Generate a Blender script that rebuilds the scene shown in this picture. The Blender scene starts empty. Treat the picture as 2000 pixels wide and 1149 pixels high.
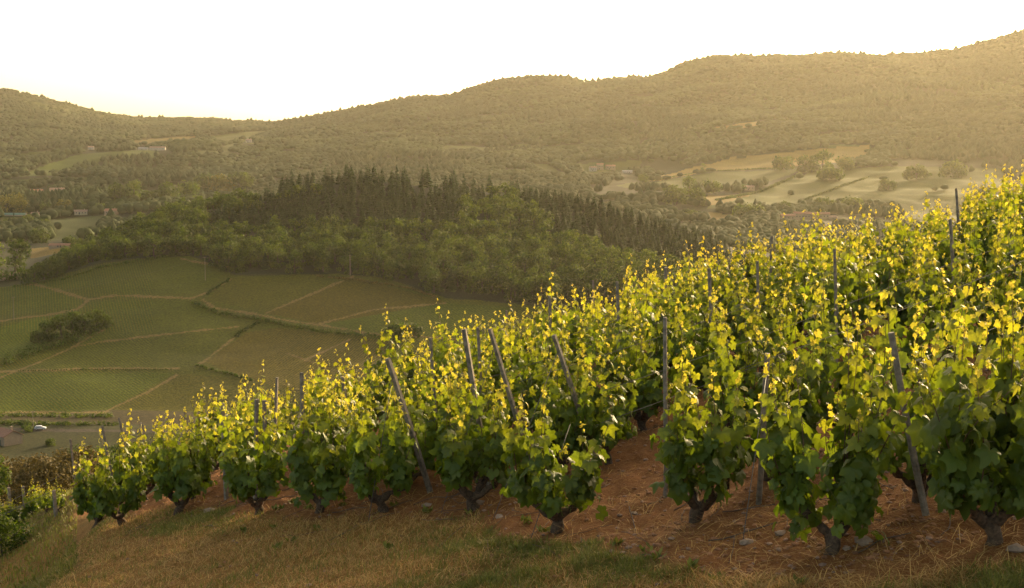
import bpy, math, random
import numpy as np
from mathutils import Vector

# ------------------------------------------------------------------ camera, sky, sun, exposure
S = bpy.context.scene
COL = S.collection
F = 2600.0                      # focal length in pixels of the 2000 px wide photograph
PITCH = math.atan(244.5 / F)
cd = bpy.data.cameras.new('camera'); cam = bpy.data.objects.new('camera', cd); COL.objects.link(cam)
cd.sensor_width = 36; cd.lens = 36 * F / 2000; cd.clip_start = 0.1; cd.clip_end = 20000
cam.rotation_euler = (math.pi / 2 - PITCH, 0, 0); cam.location = (0, 0, 0)
S.camera = cam
SUN_AZ, SUN_EL = math.radians(33), math.radians(13.5)    # azimuth to the right of the view axis (+Y)
w = bpy.data.worlds.new('World'); S.world = w; w.use_nodes = True
nt = w.node_tree; bg = nt.nodes['Background']
sky = nt.nodes.new('ShaderNodeTexSky'); sky.sky_type = 'NISHITA'; sky.sun_disc = False
sky.sun_elevation = SUN_EL; sky.sun_rotation = SUN_AZ
sky.air_density = 0.6; sky.dust_density = 4.0; sky.ozone_density = 0.0
wb = nt.nodes.new('ShaderNodeMix'); wb.data_type = 'RGBA'; wb.blend_type = 'MULTIPLY'; wb.inputs[0].default_value = 1.0
wb.inputs[7].default_value = (1.0, .90, .70, 1)      # the camera's warm white balance
nt.links.new(sky.outputs[0], wb.inputs[6]); nt.links.new(wb.outputs[2], bg.inputs[0]); bg.inputs[1].default_value = 0.15
sd = bpy.data.lights.new('sun', 'SUN'); sd.energy = 2.1; sd.angle = math.radians(0.6); sd.color = (1.0, 0.76, 0.42)
sun = bpy.data.objects.new('sun', sd); COL.objects.link(sun)
sdir = Vector((math.sin(SUN_AZ) * math.cos(SUN_EL), math.cos(SUN_AZ) * math.cos(SUN_EL), math.sin(SUN_EL)))
sun.rotation_euler = sdir.to_track_quat('Z', 'Y').to_euler()
S.view_settings.view_transform = 'Standard'; S.view_settings.look = 'None'
S.view_settings.exposure = 1.8; S.view_settings.gamma = 1.0
S.render.engine = 'CYCLES'
S.cycles.max_bounces = 7; S.cycles.diffuse_bounces = 4; S.cycles.glossy_bounces = 2
S.cycles.transmission_bounces = 4; S.cycles.volume_bounces = 1; S.cycles.transparent_max_bounces = 4
S.cycles.use_denoising = True

# ------------------------------------------------------------------ helpers
rng = np.random.default_rng(7)
random.seed(7)
CP, SP = math.cos(PITCH), math.sin(PITCH)
def proj(x, y, z):
    d = y * CP - z * SP
    return 1000 + F * x / d, 574.5 - F * (y * SP + z * CP) / d
def tanv(v):                    # z / y of a pixel row (same for every column)
    Y = -(np.asarray(v, float) - 574.5) / F
    return (Y * CP - SP) / (CP + Y * SP)
def ray(u, v):                  # x / y and z / y of a pixel
    Y = -(v - 574.5) / F; dy = CP + Y * SP
    return (u - 1000) / F / dy, (Y * CP - SP) / dy
def hsh(ix, iy, seed=0):
    h = (ix.astype(np.int64) * 374761393 + iy.astype(np.int64) * 668265263 + seed * 974634777) & 0xffffffff
    h = ((h ^ (h >> 13)) * 1274126177) & 0xffffffff
    return ((h ^ (h >> 16)) & 0xffff) / 65535.0
def vnoise(x, y, seed=0):
    x = np.asarray(x, float); y = np.asarray(y, float)
    ix = np.floor(x); iy = np.floor(y); fx = x - ix; fy = y - iy
    fx = fx * fx * (3 - 2 * fx); fy = fy * fy * (3 - 2 * fy)
    a = hsh(ix, iy, seed); b = hsh(ix + 1, iy, seed); c = hsh(ix, iy + 1, seed); d = hsh(ix + 1, iy + 1, seed)
    return (a * (1 - fx) + b * fx) * (1 - fy) + (c * (1 - fx) + d * fx) * fy - 0.5
def fbm(x, y, o=4, seed=0):
    t = 0; a = 1.0
    for k in range(o):
        t = t + a * vnoise(x * 2 ** k + 17.3 * k, y * 2 ** k - 9.1 * k, seed + k); a *= 0.5
    return t
def sstep(a, b, x):
    t = np.clip((np.asarray(x, float) - a) / (b - a), 0, 1); return t * t * (3 - 2 * t)

def mesh_np(name, verts, faces, mats, attrs=None, matidx=None, smooth=False):
    """faces: (n,k) int array, or list of such arrays"""
    me = bpy.data.meshes.new(name)
    if not isinstance(faces, list): faces = [faces]
    faces = [np.asarray(f, np.int32) for f in faces if len(f)]
    verts = np.asarray(verts, np.float32).reshape(-1, 3)
    nl = sum(f.size for f in faces); nf = sum(len(f) for f in faces)
    me.vertices.add(len(verts)); me.vertices.foreach_set('co', verts.ravel())
    me.loops.add(nl); me.loops.foreach_set('vertex_index', np.concatenate([f.ravel() for f in faces]))
    tot = np.concatenate([np.full(len(f), f.shape[1], np.int32) for f in faces])
    st = np.concatenate([[0], np.cumsum(tot)[:-1]]).astype(np.int32)
    me.polygons.add(nf); me.polygons.foreach_set('loop_start', st)
    try: me.polygons.foreach_set('loop_total', tot)
    except Exception: pass
    if matidx is not None: me.polygons.foreach_set('material_index', np.asarray(matidx, np.int32))
    me.polygons.foreach_set('use_smooth', np.full(nf, bool(smooth)))
    for k, a in (attrs or {}).items():
        a = np.asarray(a, np.float32)
        if a.ndim == 1:
            at = me.attributes.new(k, 'FLOAT', 'POINT'); at.data.foreach_set('value', a)
        else:
            at = me.attributes.new(k, 'FLOAT_COLOR', 'POINT')
            at.data.foreach_set('color', np.hstack([a, np.ones((len(a), 1), np.float32)]).ravel())
    for m in (mats if isinstance(mats, (list, tuple)) else [mats]): me.materials.append(m)
    me.update(calc_edges=True); me.validate()
    return me
def link(name, data, parent=None, **tags):
    o = bpy.data.objects.new(name, data); COL.objects.link(o)
    if parent: o.parent = parent
    for k, v in tags.items(): o[k] = v
    return o
def thing(name, label, cat, loc, group=None, rz=0.0, scale=1.0):
    o = link(name, None, label=label, category=cat); o.location = loc; o.rotation_euler = (0, 0, rz)
    o.empty_display_size = 0.2; o.scale = (scale,) * 3 if not isinstance(scale, tuple) else scale
    if group: o['group'] = group
    return o
def copy_thing(root, loc, rz, scale, label, group):
    r = root.copy(); COL.objects.link(r); r.location = loc; r.rotation_euler = (0, 0, rz)
    r.scale = (scale,) * 3 if not isinstance(scale, tuple) else scale
    r['label'] = label; r['group'] = group
    for ch in list(root.children):
        c = ch.copy(); COL.objects.link(c); c.parent = r
        for g in ch.children:
            d = g.copy(); COL.objects.link(d); d.parent = c
    return r

class MB:                        # collects geometry into one mesh
    def __init__(s): s.v = []; s.f = {}; s.n = 0; s.a = []; s.m = {}
    def add(s, verts, faces, age=0.0, mat=0):
        verts = np.asarray(verts, float).reshape(-1, 3)
        for f in (faces if isinstance(faces, list) else [faces]):
            f = np.asarray(f, np.int64)
            if not len(f): continue
            s.f.setdefault(f.shape[1], []).append(f + s.n)
            s.m.setdefault(f.shape[1], []).append(np.full(len(f), mat))
        s.v.append(verts); s.a.append(np.broadcast_to(np.asarray(age, float), (len(verts),)).copy()); s.n += len(verts)
    def box(s, c, d, rz=0, age=0, mat=0, taper=1.0):
        x, y, z = np.array(d) / 2.0
        p = np.array([[-x, -y, -z], [x, -y, -z], [x, y, -z], [-x, y, -z], [-x * taper, -y * taper, z], [x * taper, -y * taper, z], [x * taper, y * taper, z], [-x * taper, y * taper, z]])
        cr, sr = math.cos(rz), math.sin(rz)
        p = p @ np.array([[cr, sr, 0], [-sr, cr, 0], [0, 0, 1]]) + np.array(c)
        s.add(p, np.array([[0, 3, 2, 1], [4, 5, 6, 7], [0, 1, 5, 4], [1, 2, 6, 5], [2, 3, 7, 6], [3, 0, 4, 7]]), age, mat)
    def tube(s, pts, rad, n=6, age=0.0, mat=0, rough=0.0, cap=True, R=None):
        pts = np.asarray(pts, float); m = len(pts); rad = np.broadcast_to(np.asarray(rad, float), (m,))
        t = np.gradient(pts, axis=0); t /= np.linalg.norm(t, axis=1)[:, None] + 1e-9
        up = np.array([0, 0, 1.0]) if abs(t[0, 2]) < 0.9 else np.array([1.0, 0, 0])
        ang = np.arange(n) / n * 2 * math.pi; V = []
        a = np.cross(t[0], up); a /= np.linalg.norm(a)
        for i in range(m):
            a = a - t[i] * a.dot(t[i]); a /= np.linalg.norm(a) + 1e-9; b = np.cross(t[i], a)
            r = rad[i] * (1 + (R.uniform(-rough, rough, n) if rough else 0))
            V.append(pts[i] + (np.cos(ang) * r)[:, None] * a + (np.sin(ang) * r)[:, None] * b)
        V = np.concatenate(V); i0 = np.arange(m - 1)[:, None] * n; j = np.arange(n)[None]; j2 = (j + 1) % n
        q = np.stack([i0 + j, i0 + j2, i0 + n + j2, i0 + n + j], -1).reshape(-1, 4)
        if cap:
            V = np.vstack([V, pts[:1], pts[-1:]]); c0 = m * n
            tri = [[c0, (k + 1) % n, k] for k in range(n)] + [[c0 + 1, (m - 1) * n + k, (m - 1) * n + (k + 1) % n] for k in range(n)]
            ag = np.broadcast_to(np.asarray(age, float), (m,)); ag = np.concatenate([np.repeat(ag, n), ag[:1], ag[-1:]])
            s.add(V, [q, np.array(tri)], ag, mat)
        else:
            s.add(V, q, np.repeat(np.broadcast_to(np.asarray(age, float), (m,)), n), mat)
    def mesh(s, name, mats, smooth=False):
        ks = sorted(s.f); v = np.concatenate(s.v)
        return mesh_np(name, v, [np.concatenate(s.f[k]) for k in ks], mats, {'age': np.concatenate(s.a)},
                       np.concatenate([np.concatenate(s.m[k]) for k in ks]), smooth)

# ------------------------------------------------------------------ materials
def newmat(name):
    m = bpy.data.materials.new(name); m.use_nodes = True; t = m.node_tree
    return m, t, t.nodes['Principled BSDF'], t.nodes['Material Output']
def N(t, kind, **kw):
    n = t.nodes.new(kind)
    for k, v in kw.items(): setattr(n, k, v)
    return n
def ramp(t, fac, stops):
    r = N(t, 'ShaderNodeValToRGB'); e = r.color_ramp.elements
    while len(e) < len(stops): e.new(0.5)
    for el, (p, c) in zip(e, stops): el.position = p; el.color = (*c, 1)
    t.links.new(fac, r.inputs[0]); return r.outputs[0]
def noise(t, scale, detail=4, rough=0.6, coord=None):
    n = N(t, 'ShaderNodeTexNoise'); n.inputs['Scale'].default_value = scale; n.inputs['Detail'].default_value = detail
    n.inputs['Roughness'].default_value = rough
    if coord is None:
        g = N(t, 'ShaderNodeNewGeometry'); coord = g.outputs['Position']
    t.links.new(coord, n.inputs['Vector']); return n.outputs['Fac']
def mixc(t, fac, a, b, mode='MIX'):
    m = N(t, 'ShaderNodeMix', data_type='RGBA', blend_type=mode)
    for s, v in ((m.inputs[0], fac), (m.inputs[6], a), (m.inputs[7], b)):
        if isinstance(v, (int, float)): s.default_value = v
        elif isinstance(v, tuple): s.default_value = (*v, 1)
        else: t.links.new(v, s)
    return m.outputs[2]
def bump(t, h, strength, dist, bsdf):
    b = N(t, 'ShaderNodeBump'); b.inputs['Strength'].default_value = strength; b.inputs['Distance'].default_value = dist
    t.links.new(h, b.inputs['Height']); t.links.new(b.outputs[0], bsdf.inputs['Normal'])
def simple(name, col, rough=0.8, var=0.3, scale=8.0, metal=0.0, b=0.0, local=True):
    m, t, p, o = newmat(name)
    co = N(t, 'ShaderNodeTexCoord').outputs['Object'] if local else None
    n = noise(t, scale, coord=co)
    c = ramp(t, n, [(0.3, tuple(x * (1 - var) for x in col)), (0.7, tuple(min(1, x * (1 + var)) for x in col))])
    t.links.new(c, p.inputs['Base Color']); p.inputs['Roughness'].default_value = rough; p.inputs['Metallic'].default_value = metal
    if b: bump(t, n, 0.6, b, p)
    return m
def leafmat(name, stops, trans=0.45, tstops=None, rough=0.45, spec=0.5, rnd=0.25, objvar=True, vein=False):
    """age attribute -> colour, thin translucent leaf"""
    m, t, p, o = newmat(name)
    a = N(t, 'ShaderNodeAttribute', attribute_name='age')
    c = ramp(t, a.outputs['Fac'], stops); tc = ramp(t, a.outputs['Fac'], tstops or stops)
    g = N(t, 'ShaderNodeNewGeometry'); oi = N(t, 'ShaderNodeObjectInfo')
    r = N(t, 'ShaderNodeMath', operation='MULTIPLY_ADD'); t.links.new(g.outputs['Random Per Island'], r.inputs[0])
    r.inputs[1].default_value = rnd * 2; r.inputs[2].default_value = 1 - rnd
    v = r.outputs[0]
    if objvar:
        r2 = N(t, 'ShaderNodeMath', operation='MULTIPLY_ADD'); t.links.new(oi.outputs['Random'], r2.inputs[0])
        r2.inputs[1].default_value = 0.36; r2.inputs[2].default_value = 0.82
        r3 = N(t, 'ShaderNodeMath', operation='MULTIPLY'); t.links.new(v, r3.inputs[0]); t.links.new(r2.outputs[0], r3.inputs[1]); v = r3.outputs[0]
    cc = N(t, 'ShaderNodeCombineColor'); [t.links.new(v, cc.inputs[k]) for k in range(3)]
    c = mixc(t, 1.0, c, cc.outputs[0], 'MULTIPLY'); tc = mixc(t, 1.0, tc, cc.outputs[0], 'MULTIPLY')
    t.links.new(c, p.inputs['Base Color']); p.inputs['Roughness'].default_value = rough
    p.inputs['Specular IOR Level'].default_value = spec
    if vein:
        bump(t, noise(t, 60, 3, coord=N(t, 'ShaderNodeTexCoord').outputs['Object']), 0.35, 0.004, p)
    tr = N(t, 'ShaderNodeBsdfTranslucent'); t.links.new(tc, tr.inputs[0])
    mx = N(t, 'ShaderNodeMixShader'); mx.inputs[0].default_value = trans
    t.links.new(p.outputs[0], mx.inputs[1]); t.links.new(tr.outputs[0], mx.inputs[2]); t.links.new(mx.outputs[0], o.inputs[0])
    return m

M_leaf = leafmat('vine leaf', [(0, (.105, .145, .016)), (.4, (.15, .178, .018)), (.75, (.20, .22, .025)), (1, (.32, .29, .04))], 0.5,
                 [(0, (.14, .20, .007)), (.45, (.20, .24, .008)), (.78, (.38, .36, .015)), (1, (.60, .50, .05))], 0.5, 0.38, 0.22, True, True)
M_shoot = simple('green brown shoot', (.10, .05, .022), 0.6, .4, 30)
M_tip = simple('young shoot', (.17, .13, .03), 0.5, .3, 30)
M_bark = simple('vine bark', (.085, .052, .028), 0.95, .6, 45, b=.012)
M_post = simple('weathered post wood', (.20, .16, .115), 0.9, .5, 22, b=.004)
M_wire = simple('rusty galvanised wire', (.10, .085, .07), 0.55, .3, 20, metal=0.4)
M_tbark = simple('tree bark', (.055, .042, .03), 0.95, .4, 3)
M_broad = leafmat('broadleaf foliage', [(0, (.022, .040, .005)), (1, (.052, .074, .007))], 0.3, [(0, (.05, .10, .006)), (1, (.16, .21, .01))], 0.7, 0.2, 0.3)
M_yel = leafmat('yellowish foliage', [(0, (.08, .085, .015)), (1, (.16, .14, .02))], 0.3, None, 0.7, 0.2, 0.3)
M_rust = leafmat('russet foliage', [(0, (.055, .045, .013)), (1, (.12, .085, .018))], 0.3, None, 0.7, 0.2, 0.3)
M_conif = leafmat('conifer needles', [(0, (.014, .030, .004)), (1, (.036, .058, .007))], 0.2, [(0, (.02, .055, .004)), (1, (.06, .11, .008))], 0.75, 0.2, 0.3)
M_grass = leafmat('green grass', [(0, (.11, .13, .018)), (1, (.24, .22, .035))], 0.35, None, 0.6, 0.3, 0.3, False)
M_straw = leafmat('dry grass', [(0, (.32, .17, .04)), (1, (.60, .38, .12))], 0.3, None, 0.7, 0.25, 0.35, False)

# near ground: red soil under the vines, thatch and turf on the verge
def ground_mat():
    m, t, p, o = newmat('soil and turf')
    a = N(t, 'ShaderNodeAttribute', attribute_name='turf'); d = N(t, 'ShaderNodeAttribute', attribute_name='dry')
    n1 = noise(t, 1.4, 6, .65); n2 = noise(t, 22, 5, .7); n3 = noise(t, 95, 3, .6)
    soil = ramp(t, n2, [(.28, (.13, .048, .012)), (.5, (.25, .102, .026)), (.72, (.40, .195, .065))])
    soil = mixc(t, .5, soil, ramp(t, n3, [(.35, (.11, .042, .012)), (.62, (.30, .13, .04)), (.78, (.5, .33, .17))]))
    turf = ramp(t, n2, [(.3, (.075, .065, .012)), (.55, (.17, .12, .024)), (.75, (.28, .18, .045))])
    dry = ramp(t, n2, [(.3, (.13, .06, .012)), (.55, (.30, .15, .032)), (.75, (.46, .27, .08))])
    turf = mixc(t, d.outputs['Fac'], turf, dry)
    c = mixc(t, a.outputs['Fac'], soil, turf)
    c = mixc(t, .35, c, ramp(t, n1, [(.3, (.55, .55, .55)), (.7, (1.1, 1.05, 1.0))]), 'MULTIPLY')
    t.links.new(c, p.inputs['Base Color']); p.inputs['Roughness'].default_value = .95; p.inputs['Specular IOR Level'].default_value = .15
    s = N(t, 'ShaderNodeMath', operation='ADD'); t.links.new(n2, s.inputs[0]); t.links.new(n3, s.inputs[1])
    bump(t, s.outputs[0], .8, .03, p); return m
M_ground = ground_mat()
def field_mat(name, speckle=True):
    m, t, p, o = newmat(name)
    a = N(t, 'ShaderNodeAttribute', attribute_name='Col')
    n1 = noise(t, .9, 3, .7); n2 = noise(t, .02, 5, .6)
    c = mixc(t, .9, a.outputs['Color'], ramp(t, n1, [(.32, (.45, .40, .40)), (.5, (.95, .95, .95)), (.68, (1.6, 1.45, 1.35))]), 'MULTIPLY')
    c = mixc(t, .7, c, ramp(t, n2, [(.3, (.75, .75, .8)), (.7, (1.25, 1.2, 1.1))]), 'MULTIPLY')
    if speckle:
        ra = N(t, 'ShaderNodeAttribute', attribute_name='row'); m1 = N(t, 'ShaderNodeMath', operation='MULTIPLY'); m1.inputs[1].default_value = 2 * math.pi
        t.links.new(ra.outputs['Fac'], m1.inputs[0]); m2 = N(t, 'ShaderNodeMath', operation='SINE'); t.links.new(m1.outputs[0], m2.inputs[0])
        m3 = N(t, 'ShaderNodeMath', operation='MULTIPLY_ADD'); t.links.new(m2.outputs[0], m3.inputs[0]); m3.inputs[1].default_value = .5; m3.inputs[2].default_value = .5
        c = mixc(t, 1.0, c, ramp(t, m3.outputs[0], [(.15, (1.35, 1.05, .95)), (.6, (.72, .85, .8))]), 'MULTIPLY')
    t.links.new(c, p.inputs['Base Color']); p.inputs['Roughness'].default_value = .95; p.inputs['Specular IOR Level'].default_value = .1
    bump(t, n1, .7, .8 if speckle else .3, p); return m
M_field = field_mat('farmland'); M_land = field_mat('land', False)

# ------------------------------------------------------------------ terrain
def fore(x, y):                  # the vineyard slope the camera looks along
    z = -2.51 + .23 * x - .04 * y
    z = z - .02 * np.minimum(x + 1, 0) ** 2 * sstep(-26, -14, x) - (1 - sstep(-26, -14, x)) * 6.0
    right = sstep(-.34, -.26, x / np.maximum(y, 1))
    e = np.maximum(y - 19 - 4 * sstep(0, 5, x), 0)
    z = z - right * np.where(e < 9, .020 * e ** 2, 1.62 + .36 * (e - 9))
    z = z + .7 * (1 - sstep(1, 4.6, y))            # bank the camera stands on
    bank = (x + .2 * y + 9.0)                           # terrace step left of the vineyard
    z = z - .55 * (1 - sstep(-.6, .9, x + 3.35 + .17 * y)) * sstep(9, 13, y)
    z = z + .85 * (1 - right) * sstep(19, 29, y)
    return z
U = np.array([-600, 0, 60, 100, 150, 200, 330, 370, 400, 460, 500, 600, 730, 870, 1000, 1100, 1200, 1300, 1400, 1500, 1600, 1800, 2000, 2600], float)
def T(*p):                       # (u, value) pairs -> values at U
    p = np.array(p, float); return np.interp(U, p[:, 0], p[:, 1])
lines = []                       # (distance, z) feature lines across the columns
def fl(d, v=None, z=None):
    d = T(*d) if isinstance(d, tuple) else np.full(len(U), float(d))
    zz = (T(*z) if isinstance(z, tuple) else np.full(len(U), float(z))) if z is not None else d * tanv(T(*v))
    lines.append((d, zz))
fl(200, z=-50); fl(430, z=-98); fl(508, z=-98.5)
fl(545, v=((-600, 810), (2600, 810)))
fl(650, v=((-600, 690), (0, 680), (400, 668), (800, 665), (1200, 680), (2600, 690)))
fl(((-600, 760), (0, 780), (200, 800), (370, 810), (460, 770), (730, 765), (870, 720), (2600, 720)),
   v=((-600, 600), (0, 562), (60, 552), (100, 540), (200, 515), (370, 497), (460, 535), (600, 533), (730, 540), (870, 585), (1000, 592), (1200, 600), (2600, 610)))
CRV = ((-600, 620), (0, 572), (60, 556), (100, 530), (150, 505), (200, 480), (330, 420), (400, 405), (500, 388), (600, 356), (730, 354), (870, 362), (1000, 377), (1100, 392), (1200, 427), (1300, 457), (1400, 487), (1500, 530), (1600, 570), (2000, 600), (2600, 620))
fl(((-600, 850), (0, 830), (100, 850), (200, 900), (370, 950), (600, 1000), (1000, 1000), (1200, 950), (1400, 900), (2600, 850)), v=CRV)
fl(1300, v=((-600, 470), (1200, 470), (1500, 478), (2600, 480)))
fl(1800, v=((-600, 400), (1000, 398), (1500, 405), (2600, 398)))
fl(2500, v=((-600, 335), (400, 335), (1000, 330), (1300, 325), (1600, 302), (2000, 292), (2600, 280)))
fl(3300, v=((-600, 285), (0, 290), (500, 278), (1000, 245), (1400, 205), (2000, 160), (2600, 110)))
RID = ((-600, 120), (0, 176), (30, 178), (70, 187), (150, 210), (200, 222), (260, 231), (360, 233), (460, 239), (540, 242), (600, 232), (700, 212), (800, 194), (880, 189), (930, 172), (970, 160), (1050, 152), (1110, 153), (1150, 158), (1240, 151), (1270, 152), (1300, 143), (1330, 126), (1400, 111), (1500, 110), (1560, 110), (1620, 104), (1700, 107), (1800, 104), (1860, 96), (1950, 72), (2000, 55), (2100, 20), (2600, -100))
RD = ((-600, 5000), (420, 4900), (620, 4300), (1000, 4300), (1300, 4200), (2600, 4000))
fl(RD, v=RID)
fl(((-600, 5600), (2600, 5500)), z=60)
LD = np.array([l[0] for l in lines]); LZ = np.array([l[1] for l in lines])
NC = 1000
SS = np.linspace(-.62, .62, NC)
YR = np.concatenate([4 * (45 / 4) ** (np.arange(420) / 420), 45 * (430 / 45) ** (np.arange(60) / 60),
                     np.linspace(430, 900, 300, endpoint=False), np.linspace(900, 1300, 80, endpoint=False),
                     np.linspace(1300, 5500, 330)])
UC = 1000 + F * SS / CP
def ridge_fine(table, u): p = np.array(table, float); return np.interp(u, p[:, 0], p[:, 1])
D = np.array([np.interp(UC, U, l) for l in LD]); Z = np.array([np.interp(UC, U, l) for l in LZ])
Z[-2] = ridge_fine(RD, UC) * tanv(ridge_fine(RID, UC)); D[-2] = ridge_fine(RD, UC)
ZT = np.empty((len(YR), NC))
zf45 = fore(SS * 45, np.full(NC, 45.0))
for c in range(NC):
    ZT[:, c] = np.interp(YR, np.concatenate([[45], D[:, c]]), np.concatenate([[zf45[c]], Z[:, c]]))
fin = YR > 60
zz = ZT.copy()
for _ in range(10):              # round the breaks of slope
    zz[1:-1] = (zz[:-2] + 2 * zz[1:-1] + zz[2:]) / 4
ZT[fin] = zz[fin]
XG = SS[None] * YR[:, None]; YG = np.repeat(YR[:, None], NC, 1)
ZF = fore(XG, YG)
nearw = sstep(40, 60, YG)
ZT = ZF * (1 - nearw) + ZT * nearw
rel = fbm(XG / 260, YG / 260, 4, 3) * 28 * sstep(1000, 1800, YG) * (1 - .75 * sstep(3600, 4200, YG)) + fbm(XG / 60, YG / 60, 3, 5) * 3.0 * sstep(150, 500, YG)
ZT = ZT + rel
ZBASE = ZT.copy()
UG, VG = proj(XG, YG, ZT)
TURFLINE = ((-900, 990), (0, 1000), (130, 1005), (300, 1006), (600, 1010), (800, 1008), (1000, 1040), (1200, 1078), (1400, 1122), (1560, 1140), (1750, 1140), (2000, 1130), (2800, 1110))
def turf_amount(x, y, z):
    u, v = proj(x, y, z)
    l = ridge_fine(TURFLINE, u) + 40 * fbm(x * 1.1, y * 1.1, 3, 11)
    t = sstep(-14, 14, v - l)
    left = 1 - sstep(-.345, -.325, x / np.maximum(y, .1) + .012 * fbm(x, y, 2, 8))
    return np.maximum(t, left * sstep(15, 17, y))
TURF = turf_amount(XG, YG, ZT)
DRY = np.clip(sstep(-.10, .30, fbm(XG * .55, YG * .9, 3, 21) + .38 + .35 * (UG > 80) * (UG < 700) * sstep(1030, 1080, VG)), 0, 1) * (1 - .8 * sstep(22, 26, YG))
near = (YG < 60)
ZT = ZT + near * (.05 * fbm(XG * 5, YG * 5, 4, 31) * (1 - .4 * TURF) + .07 * fbm(XG * .9, YG * .9, 2, 35)) * (YG < 45)
def gz(x, y):
    x = np.asarray(x, float); y = np.asarray(y, float)
    s = x / y; fc = (s - SS[0]) / (SS[1] - SS[0]); fc = np.clip(fc, 0, NC - 1.001)
    fr = np.interp(y, YR, np.arange(len(YR))); fr = np.clip(fr, 0, len(YR) - 1.001)
    c = fc.astype(int); r = fr.astype(int); a = fc - c; b = fr - r
    return (ZT[r, c] * (1 - a) + ZT[r, c + 1] * a) * (1 - b) + (ZT[r + 1, c] * (1 - a) + ZT[r + 1, c + 1] * a) * b
def hit(u, v, y0, y1, h=0.0):    # first ground point (raised by h) seen at a pixel between two distances
    sx, sz = ray(u, v)
    ys = np.linspace(y0, y1, 3000); d = sz * ys - (gz(sx * ys, ys) + h)
    k = np.where((d[:-1] > 0) & (d[1:] <= 0))[0]
    k = k[0] if len(k) else int(np.argmin(np.abs(d)))
    y = float(ys[k]); return sx * y, y, float(gz(sx * y, y))

# land use classes
def inpoly(u, v, poly):
    r = np.zeros(u.shape, bool); n = len(poly); j = n - 1
    for i in range(n):
        xi, yi = poly[i]; xj, yj = poly[j]
        c = ((yi > v) != (yj > v)) & (u < (xj - xi) * (v - yi) / ((yj - yi) or 1e-9) + xi); r ^= c; j = i
    return r
def dline(u, v, pl):
    d = np.full(u.shape, 1e9)
    for (x0, y0), (x1, y1) in zip(pl[:-1], pl[1:]):
        dx, dy = x1 - x0, y1 - y0; t = np.clip(((u - x0) * dx + (v - y0) * dy) / (dx * dx + dy * dy), 0, 1)
        d = np.minimum(d, np.hypot(u - x0 - t * dx, (v - y0 - t * dy)))
    return d
CLS = np.zeros(XG.shape, np.int8)            # 0 ground, 1 vineyard field, 2 meadow, 3 dirt path, 4 wood floor, 5 crop field, 6 road
KCOL = np.zeros(XG.shape + (3,), np.float32)
KCOL[:] = (.035, .038, .012)
mid = (YG >= 430) & (YG < 1000)
topd = ridge_fine(((-600, 760), (0, 780), (200, 800), (370, 810), (460, 770), (730, 765), (870, 720), (2600, 720)), UG)
fieldm = (YG > 543) & (YG < topd - 3 + 10 * fbm(XG / 25, YG / 25, 2, 9))
fieldm |= (UG < 62) & (YG > 543) & (YG < 840)
CLS[fieldm] = 1
pv = hsh(np.floor(XG / 1e9), np.floor(YG / 1e9))
# plot colours
PLOTS = [([(-700, 560), (70, 550), (175, 588), (150, 606), (-700, 660)], (.075, .085, .024)),
         ([(175, 590), (375, 585), (470, 640), (150, 680), (215, 632)], (.070, .082, .022)),
         ([(-700, 700), (0, 640), (90, 615), (75, 680), (0, 700)], (.080, .100, .024)),
         ([(80, 550), (360, 495), (450, 520), (400, 572), (230, 577)], (.072, .082, .023)),
         ([(400, 585), (460, 540), (690, 540), (520, 612)], (.080, .078, .026)),
         ([(520, 612), (690, 540), (870, 590), (625, 634)], (.085, .068, .027)),
         ([(625, 634), (870, 592), (1000, 600), (1000, 660), (740, 655)], (.068, .085, .024)),
         ([(-700, 735), (0, 730), (345, 728), (205, 803), (-700, 808)], (.070, .088, .022)),
         ([(40, 722), (190, 670), (470, 645), (395, 710), (340, 722)], (.068, .078, .024)),
         ([(400, 708), (480, 650), (540, 640), (760, 665), (700, 800), (500, 745)], (.085, .070, .028)),
         ([(210, 805), (350, 730), (480, 740), (700, 800)], (.075, .072, .026))]
KCOL[fieldm] = (.072, .078, .025)
for poly, c in PLOTS:
    m = fieldm & inpoly(UG, VG, poly); KCOL[m] = c
# planting rows: different bearing in each part, real stripes of leaf and soil
bear = np.where(UG < 300, .35, np.where(UG < 520, 1.0, -.5)) + .25 * (VG > 650)
ROWC = (XG * np.cos(bear) + YG * np.sin(bear)) / 1.45 + .5 * fbm(XG / 30, YG / 30, 2, 14)
KCOL[fieldm] *= np.array([.80, .88, .15])
PATHS = [([(-300, 655), (0, 627), (105, 613), (150, 605), (172, 588)], 2.2), ([(40, 553), (63, 554), (122, 570), (172, 586)], 3.2),
         ([(172, 586), (225, 577), (300, 580), (373, 583), (413, 568), (450, 545)], 2.2),
         ([(397, 587), (420, 602), (497, 613), (556, 625), (622, 635), (739, 653), (1000, 668)], 2.6),
         ([(520, 612), (600, 578), (690, 540)], 2.2), ([(622, 633), (731, 605), (870, 592)], 2.0),
         ([(465, 638), (315, 654), (192, 669), (140, 678)], 2.2), ([(218, 634), (140, 680), (80, 706), (0, 738), (-300, 800)], 2.0),
         ([(470, 650), (400, 705), (385, 713)], 2.0), ([(-200, 727), (35, 725), (175, 720), (350, 720)], 2.2),
         ([(345, 733), (290, 765), (205, 804)], 2.6), ([(-400, 806), (0, 806), (205, 806)], 2.2), ([(355, 505), (380, 511), (450, 522)], 2.2),
         ([(595, 704), (686, 662)], 1.8), ([(560, 690), (600, 704), (640, 720)], 1.6)]
for pl, wd in PATHS:
    m = mid & (YG < topd + 25) & (dline(UG, VG, pl) < wd * (.8 + 1.1 * fbm(XG / 6, YG / 6, 2, 77)))
    CLS[m] = 3; KCOL[m] = (.130, .096, .032)
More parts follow.
